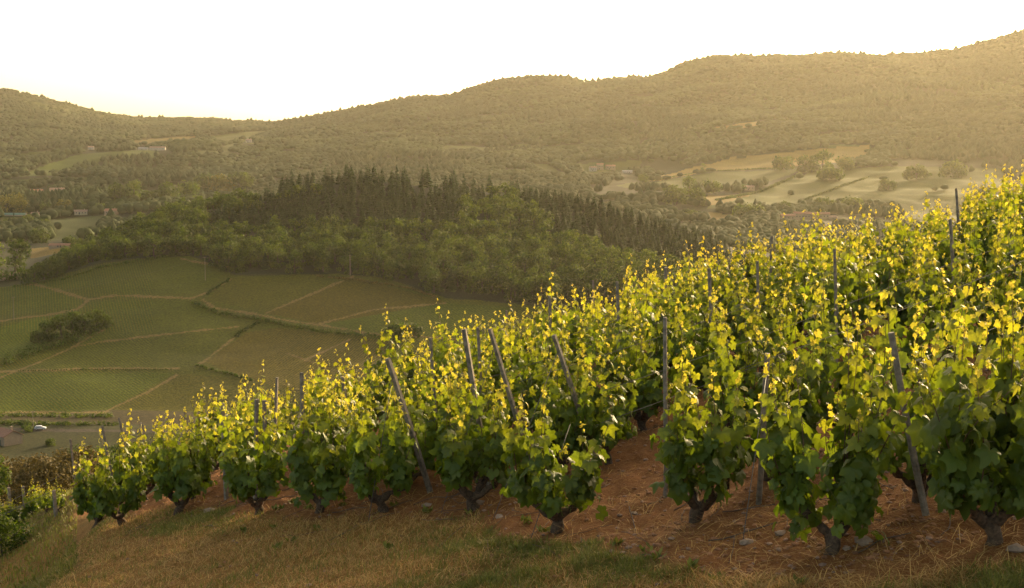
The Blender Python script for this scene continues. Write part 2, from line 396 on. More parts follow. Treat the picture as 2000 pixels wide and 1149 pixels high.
m = (YG > 430) & (YG < 541) & (dline(UG, VG, [(-300, 838), (0, 838), (110, 841), (260, 842), (600, 850)]) < 3.0); CLS[m] = 6; KCOL[m] = (.055, .048, .035)
m = (YG >= 300) & (YG < 500) & (CLS == 0); KCOL[m] = (.028, .032, .008)
m = (YG > 512) & (YG < 543) & (CLS == 0); KCOL[m] = (.045, .038, .014)
wood = (YG > topd) & (YG < 1180) & (UG > 40) & (CLS != 3) & (CLS != 1); CLS[wood] = 4; KCOL[wood] = (.02, .025, .01)
far = YG >= 1150
CLS[far & (CLS != 3)] = 4; KCOL[far] = (.018, .022, .006)
FARF = [([(1262, 352), (1367, 324), (1431, 309), (1562, 294), (1701, 283), (1690, 312), (1600, 322), (1510, 328), (1390, 334), (1290, 352)], (.34, .29, .12), 5),
        ([(1195, 362), (1290, 353), (1400, 336), (1570, 331), (1500, 355), (1420, 374), (1370, 377), (1300, 374)], (.17, .18, .055), 2),
        ([(1375, 405), (1480, 375), (1590, 335), (1720, 325), (1960, 330), (1960, 372), (1800, 400), (1620, 402), (1480, 412), (1430, 412)], (.16, .175, .05), 2),
        ([(1375, 384), (1470, 380), (1402, 402), (1372, 400)], (.32, .27, .12), 5), ([(1290, 411), (1380, 416), (1462, 421), (1467, 434), (1380, 432)], (.30, .25, .11), 5),
        ([(1385, 250), (1450, 240), (1535, 234), (1512, 242), (1420, 254)], (.28, .25, .11), 5), ([(1560, 268), (1690, 255), (1690, 260), (1600, 272)], (.22, .2, .08), 2),
        ([(1012, 318), (1070, 321), (1118, 348), (1070, 345)], (.16, .17, .05), 2), ([(1120, 322), (1260, 312), (1245, 330), (1140, 340)], (.15, .165, .05), 2),
        ([(38, 345), (90, 322), (160, 301), (300, 293), (305, 308), (205, 313), (110, 343)], (.17, .21, .05), 2),
        ([(245, 275), (380, 265), (385, 276), (290, 284)], (.24, .22, .10), 5), ([(0, 352), (185, 345), (190, 352), (0, 362)], (.15, .17, .05), 2),
        ([(395, 268), (470, 258), (530, 256), (500, 272), (440, 284)], (.17, .18, .06), 2), ([(90, 430), (205, 420), (196, 448), (150, 470), (100, 472)], (.12, .14, .04), 2),
        ([(64, 486), (150, 478), (146, 496), (95, 506), (62, 532)], (.30, .24, .09), 5), ([(0, 422), (60, 424), (60, 440), (0, 452)], (.13, .15, .04), 2),
        ([(258, 402), (312, 392), (312, 400), (262, 410)], (.16, .19, .05), 2), ([(0, 530), (30, 532), (20, 550), (0, 560)], (.12, .17, .04), 2),
        ([(700, 262), (800, 252), (790, 260), (710, 268)], (.15, .16, .06), 2), ([(920, 228), (1000, 224), (980, 230), (930, 234)], (.15, .16, .06), 2),
        ([(40, 300), (120, 292), (100, 304), (40, 310)], (.15, .17, .06), 2), ([(1760, 395), (2000, 380), (2000, 430), (1760, 430)], (.14, .15, .05), 2),
        ([(1060, 288), (1150, 280), (1140, 290), (1070, 298)], (.13, .15, .05), 2)]
for poly, c, k in FARF:
    m = (YG > 1080) & (YG < 4300) & inpoly(UG + 8 * fbm(XG / 50, YG / 50, 2, 51), VG + 2.5 * fbm(XG / 50, YG / 50, 2, 52), poly)
    CLS[m] = k; KCOL[m] = np.array(c) * ((.26, .33, .09) if k == 2 else (.48, .42, .22))
# meadows on the far hills where the wood opens
op = (YG > 1500) & (YG < 3400) & (CLS == 4) & (vnoise(XG / 130, YG / 160, 61) > .40); CLS[op] = 2; KCOL[op] = (.055, .070, .014)

idx = np.arange(len(YR) * NC).reshape(len(YR), NC)
Q = np.stack([idx[:-1, :-1], idx[:-1, 1:], idx[1:, 1:], idx[1:, :-1]], -1).reshape(-1, 4)
FC = CLS[:-1, :-1].ravel(); FY = np.repeat(YR[:-1], NC - 1)
VV = np.stack([XG, YG, ZT], -1).reshape(-1, 3); KC = KCOL.reshape(-1, 3)
def terrain_piece(name, mask, mat, **tags):
    q = Q[mask]; used, inv = np.unique(q, return_inverse=True)
    me = mesh_np(name, VV[used], inv.reshape(-1, 4), mat, {'Col': KC[used], 'turf': TURF.ravel()[used], 'dry': DRY.ravel()[used], 'row': ROWC.ravel()[used]}, None, True)
    return link(name, me, **tags)
terrain_piece('ground', FY < 45, M_ground, kind='structure')
terrain_piece('hillside', (FY >= 45) & (FC == 0), M_land, kind='structure')
terrain_piece('forest_floor', (FY >= 45) & (FC == 4), M_land, kind='structure')
terrain_piece('vineyard_field', (FY >= 45) & (FC == 1), M_field, kind='structure')
terrain_piece('meadow', (FY >= 45) & (FC == 2), M_land, kind='structure')
terrain_piece('crop_field', (FY >= 45) & (FC == 5), M_land, kind='structure')
terrain_piece('path', (FY >= 45) & (FC == 3), M_land, kind='structure')
terrain_piece('road', (FY >= 45) & (FC == 6), M_land, kind='structure')

# ------------------------------------------------------------------ grapevines
def leaf_template(seed, lobed=1.0):
    R = np.random.default_rng(seed); n = 26
    th = np.linspace(-160, 160, n) * math.pi / 180
    r = np.full(n, .58)
    for c, wd, h in ((0, 26, .46), (58, 24, .36), (-58, 24, .36), (112, 24, .24), (-112, 24, .24)):
        r = np.maximum(r, .58 + lobed * h * np.exp(-((np.degrees(th) - c) / wd) ** 2))
    r *= 1 + .05 * np.where(np.arange(n) % 2, 1, -1) + R.uniform(-.03, .03, n)
    out = np.stack([np.sin(th) * r, np.cos(th) * r], 1)
    P = np.vstack([[[0, 0]], out * .5, out]); x, y = P[:, 0], P[:, 1]
    z = -.20 * np.abs(x) * 0 + .22 * np.abs(x) - .30 * (x * x + y * y) + .05 * np.sin(5 * np.arctan2(x, y) + R.uniform(0, 6)) * np.hypot(x, y) + R.uniform(-.02, .02, len(P))
    V = np.stack([x, y, z], 1); k = np.arange(n - 1)
    tri = np.stack([np.zeros(n - 1, int), 1 + k + 1, 1 + k], 1)
    quad = np.stack([1 + k, 1 + k + 1, 1 + n + k + 1, 1 + n + k], 1)
    return V * .62, tri, quad
LEAVES = [leaf_template(i, .8 + .25 * (i % 3)) for i in range(6)]
def make_vine_data(seed, H=1.35, nsh=13, spread=.34, low=.30, small=False, head=.22, dens=1.0, trunkvis=True):
    R = np.random.default_rng(seed)
    tb = MB(); sb = MB(); lv = []; lt = []; lq = []; la = []; ln = 0
    lean = R.uniform(-.10, .10, 2); k = np.linspace(0, 1, 7)
    base = np.stack([lean[0] * k + .015 * np.sin(k * 7 + seed), lean[1] * k + .015 * np.cos(k * 6), -.12 + (head * .62 + .12) * k], 1)
    tb.tube(base, .048 * (1.25 - .35 * k) * (1 + .15 * np.sin(k * 9 + seed)) , 9, mat=0, rough=.16, R=R)
    heads = []; na = 4 if R.random() < .5 else 3; a0 = R.uniform(0, 6.28)
    for i in range(na):
        a = a0 + i * 2 * math.pi / na + R.uniform(-.35, .35); L = R.uniform(.13, .21); kk = np.linspace(0, 1, 6)
        p = base[-1] + np.stack([math.cos(a) * L * kk, math.sin(a) * L * kk, -.03 + (head * .62) * kk ** 1.3 + .012 * np.sin(kk * 11 + i)], 1)
        tb.tube(p, .032 * (1.1 - .35 * kk) * (1 + .2 * np.sin(kk * 13 + i)), 8, rough=.2, R=R)
        heads.append((p[-1], a)); tb.tube([p[-1] - [0, 0, .01], p[-1] + [0, 0, .035]], [.036, .02], 7, rough=.25, R=R)
    def leaf(p, out, size, age, up=0.45, droop=.8):
        nonlocal ln
        V, tr, qd = LEAVES[R.integers(len(LEAVES))]
        t = out * .55 + np.array([0, 0, -droop]) + R.normal(0, .38, 3); t /= np.linalg.norm(t)
        n = out * .8 + np.array([0, 0, up]) + R.normal(0, .42, 3); n -= t * n.dot(t); n /= np.linalg.norm(n)
        s = np.cross(t, n); cv = R.uniform(.6, 2.2) * (1.5 if age > .7 else 1)
        W = np.stack([V[:, 0] * (1 - .12 * cv * (age > .6)), V[:, 1], V[:, 2] * cv], 1) * size
        lv.append(p + W[:, :1] * s + W[:, 1:2] * t + W[:, 2:] * n); lt.append(tr + ln); lq.append(qd + ln); ln += len(V)
        la.append(np.full(len(V), np.clip(age + R.normal(0, .06), 0, 1)))
    for i in range(nsh):
        hp, a = heads[i % na]; a += R.uniform(-.9, .9); L = (H - hp[2]) * R.uniform(.58, 1.0) * (1.2 if R.random() < .15 else 1)
        m = 12; kk = np.linspace(0, 1, m); sp = spread * R.uniform(.25, 1.1) - .10
        ph = R.uniform(0, 6)
        rad = .02 + sp * (1 - (1 - kk) ** 1.7) + .02 * np.sin(kk * 5 + ph)
        p = hp + np.stack([np.cos(a + .3 * np.sin(kk * 3 + ph)) * rad, np.sin(a + .3 * np.sin(kk * 3 + ph)) * rad, L * kk * (1 - .05 * kk)], 1)
        if R.random() < .30: p[:, :2] += np.outer(kk ** 2, R.normal(0, .17, 2))
        sb.tube(p, .0048 * (1.15 - .85 * kk), 5, mat=0, cap=False)
        nl = int(round(L / .072 * dens)); side = R.uniform(0, 6.28)
        for j in range(nl):
            q = (j + R.uniform(.1, .9)) / nl; pp = np.array([np.interp(q, kk, p[:, c]) for c in range(3)])
            hfrac = pp[2] / H
            age = np.clip(.02 + .95 * max(0, (q - .32) / .68) ** 1.25 + .12 * (hfrac - .5), 0, 1)
            size = (.150 if q < .45 else .150 - .108 * ((q - .45) / .55) ** 1.1) * R.uniform(.72, 1.16)
            az = side + j * 2.4; rdl = np.array([pp[0], pp[1], 0]); rr = np.linalg.norm(rdl) + 1e-6
            out = np.array([math.cos(az), math.sin(az), 0]) * .75 + rdl / rr * .55; out /= np.linalg.norm(out)
            pl_ = (.055 + .05 * R.random()) * (1 - .65 * q); ends = pp + out * pl_ + np.array([0, 0, pl_ * .45])
            if q < .9: sb.tube([pp, ends], [.0016, .0012], 3, mat=1, cap=False)
            leaf(ends, out, size, age, up=.3 + .5 * q, droop=.85 - .9 * max(0, q - .6))
            if q < .5 and R.random() < .55 * dens:         # lateral leaf
                az2 = az + R.uniform(1.5, 4.5); o2 = np.array([math.cos(az2), math.sin(az2), 0])
                e2 = pp + o2 * R.uniform(.05, .13) + [0, 0, R.uniform(-.05, .06)]
                sb.tube([pp, e2], [.0016, .001], 3, mat=1, cap=False)
                leaf(e2, o2, size * R.uniform(.45, .85), age + .12)
        tip = p[-1]
        for j in range(3):                                   # folded tip leaves
            o = R.normal(0, 1, 3); o[2] = abs(o[2]) * .5; o /= np.linalg.norm(o)
            leaf(tip + [0, 0, .012 * j] + o * .012, o, R.uniform(.022, .040), 1.0, up=.2, droop=-.5)
        if R.random() < .75:                                 # tendril
            kk2 = np.linspace(0, 1, 7); b = R.uniform(0, 6.28); Lt = R.uniform(.05, .12)
            tp = tip - (p[-1] - p[-3]) * R.uniform(0, .6) + np.stack([math.cos(b) * .5 * Lt * np.sin(kk2 * 2), math.sin(b) * .5 * Lt * np.sin(kk2 * 2), Lt * kk2], 1)
            sb.tube(tp, .0011, 3, mat=1, cap=False)
    for j in range(int(46 * dens)):                          # suckers and low leaves round the head
        b = R.uniform(0, 6.28); o = np.array([math.cos(b), math.sin(b), 0]); hp = heads[j % na][0]
        pp = hp * [1.0, 1.0, 0] + o * R.uniform(.03, .24) + [0, 0, R.uniform(low, low + .32)]
        sb.tube([hp, pp], [.0025, .0014], 3, mat=1, cap=False)
        leaf(pp, o, R.uniform(.06, .13), R.uniform(0, .25))
    foli = mesh_np('foliage', np.concatenate(lv), [np.concatenate(lt), np.concatenate(lq)], M_leaf, {'age': np.concatenate(la)}, None, True)
    return tb.mesh('trunk', [M_bark], True), sb.mesh('shoots', [M_shoot, M_tip], True), foli
def vine(data, loc, rz, scale, label, group=None):
    t = thing('grapevine', label, 'grapevine', loc, group, rz, scale)
    link('trunk', data[0], t); link('shoots', data[1], t); link('foliage', data[2], t)
    return t

VD = 'old bush vine with a dark gnarled trunk and bright leafy shoots, '
FRONT = [  # u, v of the foot, height, shoots, spread, low, label
 (1952, 1062, 1.62, 19, .42, .26, 'tall leafy vine rooted at the right edge of the photo, beyond the slanting post'),
 (1612, 1084, 1.36, 15, .34, .12, 'bushy vine nearest the camera, leaves hanging almost to its black trunk'),
 (1352, 1022, 1.32, 11, .22, .32, 'vine with a thick pale brown trunk bent right, between the upright and leaning posts'),
 (1088, 1034, 1.18, 12, .36, .20, 'short vine with a forked V shaped trunk standing alone in front of the centre'),
 (932, 992, 1.30, 12, .28, .34, 'vine with a bare grey forked trunk and a stone at its foot'),
 (757, 996, 1.34, 12, .28, .28, 'vine with a stubby upright trunk beside a weedy tuft, left of the forked one'),
 (612, 1002, 1.28, 13, .30, .16, 'vine with leaves low on its short trunk, fifth from the left in front'),
 (508, 1004, 1.28, 13, .38, .30, 'vine with a wide two armed trunk, fourth from the left end of the front line'),
 (342, 1006, 1.42, 12, .34, .26, 'vine wrapped round a thick dark upright stem that pokes above the leaves'),
 (243, 1024, 1.30, 13, .38, .24, 'vine second from the left end of the front line'),
 (182, 1030, 1.28, 14, .40, .24, 'leftmost vine of the front line, leafy to the ground above the grass bank')]
frontpos = []
for i, (u, v, H, ns, sp, low, lab) in enumerate(FRONT):
    x, y, z = hit(u, v, 5, 30); frontpos.append((x, y))
    vine(make_vine_data(100 + i, H, ns, sp, low, dens=1.15), (x, y, z), random.uniform(0, 6.28), 1.0, lab, 'front line of grapevines along the grass verge')
PROT = [make_vine_data(200 + i, 1.34 + .12 * (i % 3), 10 + i % 4, .36 + .03 * (i % 2), .20, dens=1.0) for i in range(8)]
RV = np.array([.80, .72]); RV = RV / np.linalg.norm(RV)
starts = [(3.75, 6.75)] + frontpos
GMASS = 'massed grapevines behind the front line'
protos = [None] * len(PROT); rows = []; count = 0
vpos = []
for i, (x0, y0) in enumerate(starts):
    j0 = 1
    rows.append((x0, y0))
    for j in range(j0, 22):
        p = np.array([x0, y0]) + RV * j * 1.12 + rng.normal(0, .07, 2)
        s = p[0] / p[1]
        if p[1] > 26.5 or s > .50: continue
        vpos.append((p[0], p[1], i, j))
# extra rows that start behind the left part of the front line
for k in range(len(starts) - 1, len(starts) + 3):
    pass
for i in range(4, len(frontpos) - 1):      # plants that close the gaps on the left
    a_, b_ = np.array(frontpos[i]), np.array(frontpos[i + 1]); p = (a_ + b_) / 2 + RV * .62
    vpos.append((p[0], p[1], i, 0)); p = p + RV * 1.15; vpos.append((p[0], p[1], i, 1))
for (x, y, i, j) in vpos:
    z = float(gz(x, y)); uu, vv_ = proj(x, y, z)
    if (1690 < uu < 1800 and vv_ > 740) or (1215 < uu < 1300 and vv_ > 850): continue
    k = random.randrange(len(PROT)); sc = random.uniform(.86, 1.06); rz = random.uniform(0, 6.28)
    u, v = proj(x, y, z)
    if u < 950: sc *= .91
    zone = 'on the right' if u > 1450 else ('in the middle' if u > 850 else 'on the left')
    lab = 'leafy vine in the crowded rows behind the front line, %s of the slope' % zone
    if protos[k] is None: protos[k] = vine(PROT[k], (x, y, z), rz, sc, lab, GMASS + ' ' + zone)
    else: copy_thing(protos[k], (x, y, z), rz, sc, lab, GMASS + ' ' + zone)
for (u, v, s, lab) in [(1252, 842, .98, 'vine standing back in the bare soil lane, left of the upright grey post'), (1196, 905, .86, 'smaller vine left of the bare soil lane, behind the short forked vine')]:
    x, y, z = hit(u, v, 5, 30); copy_thing(protos[random.randrange(4)], (x, y, z), random.uniform(0, 6), s, lab, 'vines beside the bare soil lane')
# lower terrace at the left edge
for (u, v, s) in [(-60, 1012, .8), (-25, 1008, .85), (8, 1016, .95), (36, 1010, .85), (66, 1006, .8), (92, 1002, .75), (116, 1000, .75), (20, 1000, .8), (60, 998, .75), (-10, 998, .8), (100, 994, .7)]:
    x, y, z = hit(u, v, 24, 60)
    copy_thing(protos[random.randrange(4)], (x, y, z), random.uniform(0, 6), s * .58, 'small sunlit vine on the lower terrace at the left edge, beyond the grass bank', 'vines on the lower left terrace')

# ------------------------------------------------------------------ posts, wires, anchors
def post_mesh(h, w, seed, rnd=False):
    R = np.random.default_rng(seed); b = MB(); k = np.linspace(0, 1, 8)
    w *= .86; p = np.stack([.008 * np.sin(k * 4 + seed), .008 * np.cos(k * 3 + seed), -.15 + (h + .15) * k], 1)
    n = 9 if rnd else 4
    b.tube(p, w * .5 * (1.0 if rnd else 1.3) * (1.06 - .12 * k), n, rough=.05, R=R)
    return b.mesh('stake', [M_post])
def top_hit(u, v, h, y0=8, y1=30):
    sx, sz = ray(u, v); ys = np.linspace(y0, y1, 3000); d = np.abs(sz * ys - (gz(sx * ys, ys) + h)); k = int(np.argmin(d))
    return sx * ys[k], ys[k]
def post(name, label, loc, top, wd, seed, group=None, rnd=False):
    loc = Vector(loc); top = Vector(top); dv = top - loc
    t = thing(name, label, 'post', loc, group); t.rotation_mode = 'QUATERNION'; t.rotation_quaternion = dv.to_track_quat('Z', 'Y')
    me = post_mesh(dv.length, wd, seed, rnd)
    o = link(name, me); bpy.data.objects.remove(t)
    o.location = loc; o.rotation_mode = 'QUATERNION'; o.rotation_quaternion = dv.to_track_quat('Z', 'Y')
    o['label'] = label; o['category'] = 'post'
    if group: o['group'] = group
    return o
FP = [  # foot pixel, top pixel, width, label
 (1298, 972, 1301, 620, .040, 'upright grey wooden post standing in bare soil between two front vines'),
 (1480, 985, 1500, 690, .050, 'grey post leaning slightly right, between the thick trunked vine and the nearest bushy vine'),
 (1810, 1006, 1740, 650, .052, 'long grey post leaning left in the bare soil lane at the right'),
 (1046, 930, 955, 643, .046, 'long post leaning steeply left behind the short forked vine'),
 (1165, 905, 1080, 655, .046, 'leaning post behind the short forked vine, its top wired and splintered'),
 (840, 962, 757, 700, .055, 'leaning post whose blue grey foot shows between two front trunks'),
 (953, 950, 908, 643, .055, 'leaning post rising behind the vine with the bare grey trunk'),
 (690, 900, 670, 736, .060, 'pale broad post leaning left above the leaves, left of centre'),
 (441, 975, 436, 788, .050, 'straight grey post with a straw tie, in front of the left vines'),
 (537, 960, 541, 738, .035, 'thin stake behind the vine with the wide two armed trunk')]
fposts = []
for i, (u0, v0, u1, v1, wd, lab) in enumerate(FP):
    x, y, z = hit(u0, v0, 5, 30); sx, sz = ray(u1, v1)
    yt = y - .12 if i not in (0, 2) else y
    fposts.append(((x, y, z), (sx * yt, yt, sz * yt)))
    post('wooden_post', lab, (x, y, z), (sx * yt, yt, sz * yt), wd, i, 'wooden vineyard posts', i in (0, 1, 2))
BPT = [(500, 780), (590, 728), (516, 782), (1072, 578), (1157, 548), (1205, 550), (1386, 524), (1300, 522), (1480, 510), (1508, 462), (1628, 486), (1855, 428), (1868, 368), (990, 606), (934, 640), (840, 660), (360, 800), (232, 816), (200, 832), (138, 858), (276, 826), (470, 770)]
FSX = np.array([-a / b for a, b in frontpos]); FSY = np.array([b for a, b in frontpos])
for i, (u, v) in enumerate(BPT):
    h = 1.42; yf = float(np.interp(-ray(u, v)[0], FSX, FSY)) + (1.1 if u > 300 else 1.6)
    x, y = top_hit(u, v, h, yf, max(24, yf + 4)); z = float(gz(x, y))
    z1 = ray(u, v)[1] * y
    lean = (-.22 if 180 < u < 280 else random.uniform(-.12, .05))
    zone = 'on the left' if u < 850 else ('in the middle' if u < 1450 else 'on the right')
    post('wooden_post', 'weathered grey post top sticking out of the vine leaves %s' % zone, (x - lean, y, z), (x, y, z1), random.choice([.032, .040, .046]), 50 + i, 'post tops among the leaves ' + zone)
for (u, v, ub) in [(48, 950, 50), (165, 960, 168), (22, 952, 22), (106, 958, 110)]:
    if u > 130: continue
    x, y, z = hit(ub, 1008, 24, 60); zt = ray(u, v)[1] * y
    post('wooden_post', 'thin post on the lower terrace at the left edge', (x, y, z), (x - .03, y, zt), .07, 90 + u, 'posts on the lower left terrace')
def wire(name, pts, r, label, cat, group):
    b = MB(); b.tube(pts, r, 4); o = link(name, b.mesh(name, [M_wire], True), label=label, category=cat, group=group); return o
for i in range(1, 10):
    x0, y0 = rows[i]; st = np.array([x0, y0])
    L = min(16.0, (25 - y0) / RV[1]); ts = np.linspace(.5, L, 40)
    for hgt in (1.02, ) if i % 2 else (.98, .72):
        xs = st[0] + RV[0] * ts; ys = st[1] + RV[1] * ts
        P = np.stack([xs, ys, ZT[0, 0] * 0 + fore(xs, ys) + hgt - .035 * np.abs(np.sin(ts * .55))], 1)
        wire('trellis_wire', P, .0026, 'thin rusty wire strung uphill through the vine rows', 'wire', 'trellis wires through the rows')
AN = [(957, 1019, 4), (857, 1006, 3), (717, 1023, 5), (1032, 1054, 0), (1448, 1065, 1), (1320, 905, 1)]
for (u, v, k) in AN[:5]:
    x, y, z = hit(u, v, 5, 30); t = Vector(fposts[k][1]); t = Vector(fposts[k][0]) * .12 + t * .88
    if k == 0: t = Vector((x + .35, y + .6, z + .8))
    P = [tuple(Vector((x, y, z - .05)).lerp(t, f)) for f in np.linspace(0, 1, 5)]
    lb = {4: 'anchor wire running up from bare soil just left of the short forked vine', 3: 'anchor wire left of the bare grey forked trunk', 5: 'anchor wire in the grass left of the stubby trunk', 0: 'anchor wire right in front of the short forked vine', 1: 'anchor wire rising to the leaning post left of the nearest vine'}[k]
    wire('anchor_wire', P, .0035, lb, 'wire', 'anchor wires at the row ends')
for hgt in (.50, .72):
    A, B = Vector(hit(-40, 1010, 24, 60)), Vector(hit(112, 1003, 24, 60)); P = [tuple(A.lerp(B, f) + Vector((0, 0, hgt))) for f in np.linspace(-.1, 1.05, 6)]
    wire('trellis_wire', P, .006, 'pale wire stretched along the lower terrace at the left edge', 'wire', 'wires on the lower terrace')

# ------------------------------------------------------------------ turf, straw, prunings, stones
def blades(n, ymax, hmin, hmax, wd, lie, want, seed, name, mat, ymin=5.9, power=1.6, grow=0.02):
    R = np.random.default_rng(seed); X = []; Y = []
    tot = 0
    while tot < n:
        y = ymin + (ymax - ymin) * R.random(n) ** power; s = R.uniform(-.50, .50, n); x = s * y
        z = gz(x, y); u, v = proj(x, y, z)
        keep = want(x, y, u, v, R); keep &= (v < 1400)
        X.append(x[keep]); Y.append(y[keep]); tot += keep.sum()
        if len(X) > 60: break
    x = np.concatenate(X)[:n]; y = np.concatenate(Y)[:n]; m = len(x); z = gz(x, y) - .004
    clump = .6 + 1.1 * np.clip(fbm(x * 2.2, y * 2.2, 3, seed + 4) + .35, 0, 1)
    h = R.uniform(hmin, hmax, m) * clump; a = R.uniform(0, 6.283, m); lz = np.clip(R.normal(lie, .25, m), 0, 1.45)
    d = np.stack([np.cos(a) * np.sin(lz), np.sin(a) * np.sin(lz), np.cos(lz)], 1)
    d2 = d + np.stack([np.cos(a) * .6, np.sin(a) * .6, -.55 * np.ones(m)], 1) * R.uniform(.1, .9, m)[:, None]; d2 /= np.linalg.norm(d2, axis=1)[:, None]
    side = np.stack([-np.sin(a + .4), np.cos(a + .4), 0 * a], 1) * (wd * (1 + grow * (y - 8)) * R.uniform(.6, 1.3, m))[:, None] * .5
    P = np.stack([x, y, z], 1); p1 = P + d * (h * .5)[:, None]; p2 = p1 + d2 * (h * .5)[:, None]
    V = np.stack([P - side, P + side, p1 + side * .8, p1 - side * .8, p2], 1).reshape(-1, 3)
    o = np.arange(m)[:, None] * 5
    me = mesh_np(name, V, [np.hstack([o + 3, o + 2, o + 4]), np.hstack([o, o + 1, o + 2, o + 3])], mat, {'age': np.repeat(R.random(m), 5)})
    return me
tl = lambda x, y, z: turf_amount(x, y, z)
def w_green(x, y, u, v, R):
    t = turf_amount(x, y, gz(x, y)); g = fbm(x * .55, y * .9, 3, 21) + .38 + .35 * (u > 80) * (u < 700) * (v > 1050)
    return (R.random(len(x)) < t * np.clip(.95 - 2.2 * np.clip(g, -.1, .4), .12, 1) * (.25 + .75 * (fbm(x * 3, y * 3, 2, 44) > -.1)))
def w_dry(x, y, u, v, R):
    t = turf_amount(x, y, gz(x, y)); g = fbm(x * .55, y * .9, 3, 21) + .38 + .35 * (u > 80) * (u < 700) * (v > 1050)
    return (R.random(len(x)) < (t * np.clip(.35 + 2.0 * g, .2, 1) + .02) * (y < 24))
link('grass', blades(110000, 20, .03, .09, .0052, .55, w_green, 1, 'grass', M_grass), kind='stuff')
link('terrace_grass', blades(26000, 40, .04, .12, .012, .4, lambda x, y, u, v, R: (u < 150) & (R.random(len(x)) < turf_amount(x, y, gz(x, y))), 5, 'terrace_grass', M_grass, 15, 1.0), kind='stuff')
link('dry_grass', blades(120000, 20, .035, .10, .0050, .95, w_dry, 2, 'dry_grass', M_straw), kind='stuff')
link('straw', blades(17000, 17, .08, .26, .0048, 1.42, lambda x, y, u, v, R: (R.random(len(x)) < np.where(v > 960, .9, .3) * np.where((u > 1300) & (v > 1060), 1, .6)) & (u > -300) & (fbm(x * 1.3, y * 1.3, 3, 71) > -.12), 3, 'straw', M_straw), kind='stuff')
# broad leaved weeds along the verge
wb_ = MB(); R = np.random.default_rng(15)
for i in range(260):
    y = R.uniform(7.5, 16); x = R.uniform(-.42, .42) * y; z = float(gz(x, y)); u, v = proj(x, y, z)
    l = float(ridge_fine(TURFLINE, u)); 
    if not (l - 25 < v < l + 70) or R.random() < .25: continue
    for j in range(R.integers(8, 20)):
        a = R.uniform(0, 6.28); L = R.uniform(.03, .09); d = np.array([math.cos(a), math.sin(a), R.uniform(.5, 1.8)]); d /= np.linalg.norm(d)
        s_ = np.array([-math.sin(a), math.cos(a), 0]) * L * .22; p0 = np.array([x, y, z]) + R.normal(0, .025, 3) * [1, 1, 0]
        wb_.add([p0, p0 + d * L * .55 + s_, p0 + d * L, p0 + d * L * .55 - s_], np.array([[0, 1, 2, 3]]), R.random())
link('weeds', wb_.mesh('weeds', [M_grass]), kind='stuff')
# pruned canes lying on the soil
cb = MB(); R = np.random.default_rng(5)
for i in range(420):
    y = R.uniform(8, 17); x = R.uniform(-.35, .45) * y; u, v = proj(x, y, float(gz(x, y)))
    if v > ridge_fine(TURFLINE, u) + 45 or R.random() < .2: continue
    a = R.normal(.75, .9); L = R.uniform(.12, .6); k = np.linspace(-.5, .5, 6)
    px = x + np.cos(a) * L * k; py = y + np.sin(a) * L * k + .03 * np.sin(k * 6 + i)
    cb.tube(np.stack([px, py, gz(px, py) + .010 + .02 * (k + .5) * R.random()], 1), R.uniform(.002, .005), 4, age=R.random())
link('pruned_canes', cb.mesh('pruned_canes', [simple('dead cane', (.12, .075, .045), .9, .45, 9)], True), kind='stuff')
def stone_geo(R, s):
    t = (1 + 5 ** .5) / 2
    v = np.array([[-1, t, 0], [1, t, 0], [-1, -t, 0], [1, -t, 0], [0, -1, t], [0, 1, t], [0, -1, -t], [0, 1, -t], [t, 0, -1], [t, 0, 1], [-t, 0, -1], [-t, 0, 1]]) / 1.9
    f = np.array([[0, 11, 5], [0, 5, 1], [0, 1, 7], [0, 7, 10], [0, 10, 11], [1, 5, 9], [5, 11, 4], [11, 10, 2], [10, 7, 6], [7, 1, 8], [3, 9, 4], [3, 4, 2], [3, 2, 6], [3, 6, 8], [3, 8, 9], [4, 9, 5], [2, 4, 11], [6, 2, 10], [8, 6, 7], [9, 8, 1]])
    v = v * R.uniform(.75, 1.25, v.shape[0])[:, None] * np.array([1.15, .85, .5]) * s
    a = R.uniform(0, 6.28); c, sn = math.cos(a), math.sin(a)
    return v @ np.array([[c, sn, 0], [-sn, c, 0], [0, 0, 1]]), f
M_stone = simple('tan stone', (.25, .17, .11), .9, .35, 20, b=.004); M_peb = simple('pebbles', (.24, .14, .085), .9, .5, 9, local=False)
pb = MB()
for i in range(15000):
    y = 7.8 + 12 * R.random() ** 1.5; x = R.uniform(-.4, .46) * y; u, v = proj(x, y, -2.5)
    s = .004 + .024 * R.random() ** 3; vv, ff = stone_geo(R, s); z = float(gz(x, y))
    if turf_amount(np.array([x]), np.array([y]), np.array([z]))[0] > .5 and R.random() < .85: continue
    pb.add(vv + [x, y, z + s * .15], ff, 0, 0 if R.random() < .25 else 1)
link('pebbles', pb.mesh('pebbles', [M_peb, simple('soil clods', (.26, .115, .045), .95, .45, 9, local=False)]), kind='stuff')
STN = [(930, 985, .075, 'large pale stone leaning on the foot of the bare grey forked trunk'), (833, 988, .05, 'flat grey stone in the soil left of the bare forked trunk'), (975, 1012, .05, 'tan stone right of the bare forked trunk'),
       (1525, 1043, .05, 'pale stone left of the nearest vine'), (1460, 1062, .055, 'low tan stone by the foot of an anchor wire'), (1770, 888, .06, 'flat light stone in the soil lane behind the long leaning post'),
       (1740, 907, .045, 'small stone in the soil lane'), (1985, 1075, .06, 'pinkish stone at the right edge by the grass'), (410, 998, .07, 'flat stone between left vines at the edge of the grass'), (1690, 1060, .06, 'brown stone right of the nearest vine'),
       (1655, 1072, .035, 'small stone touching the foot of the nearest vine'), (1240, 1003, .03, 'little stone in bare soil left of the thick brown trunk')]
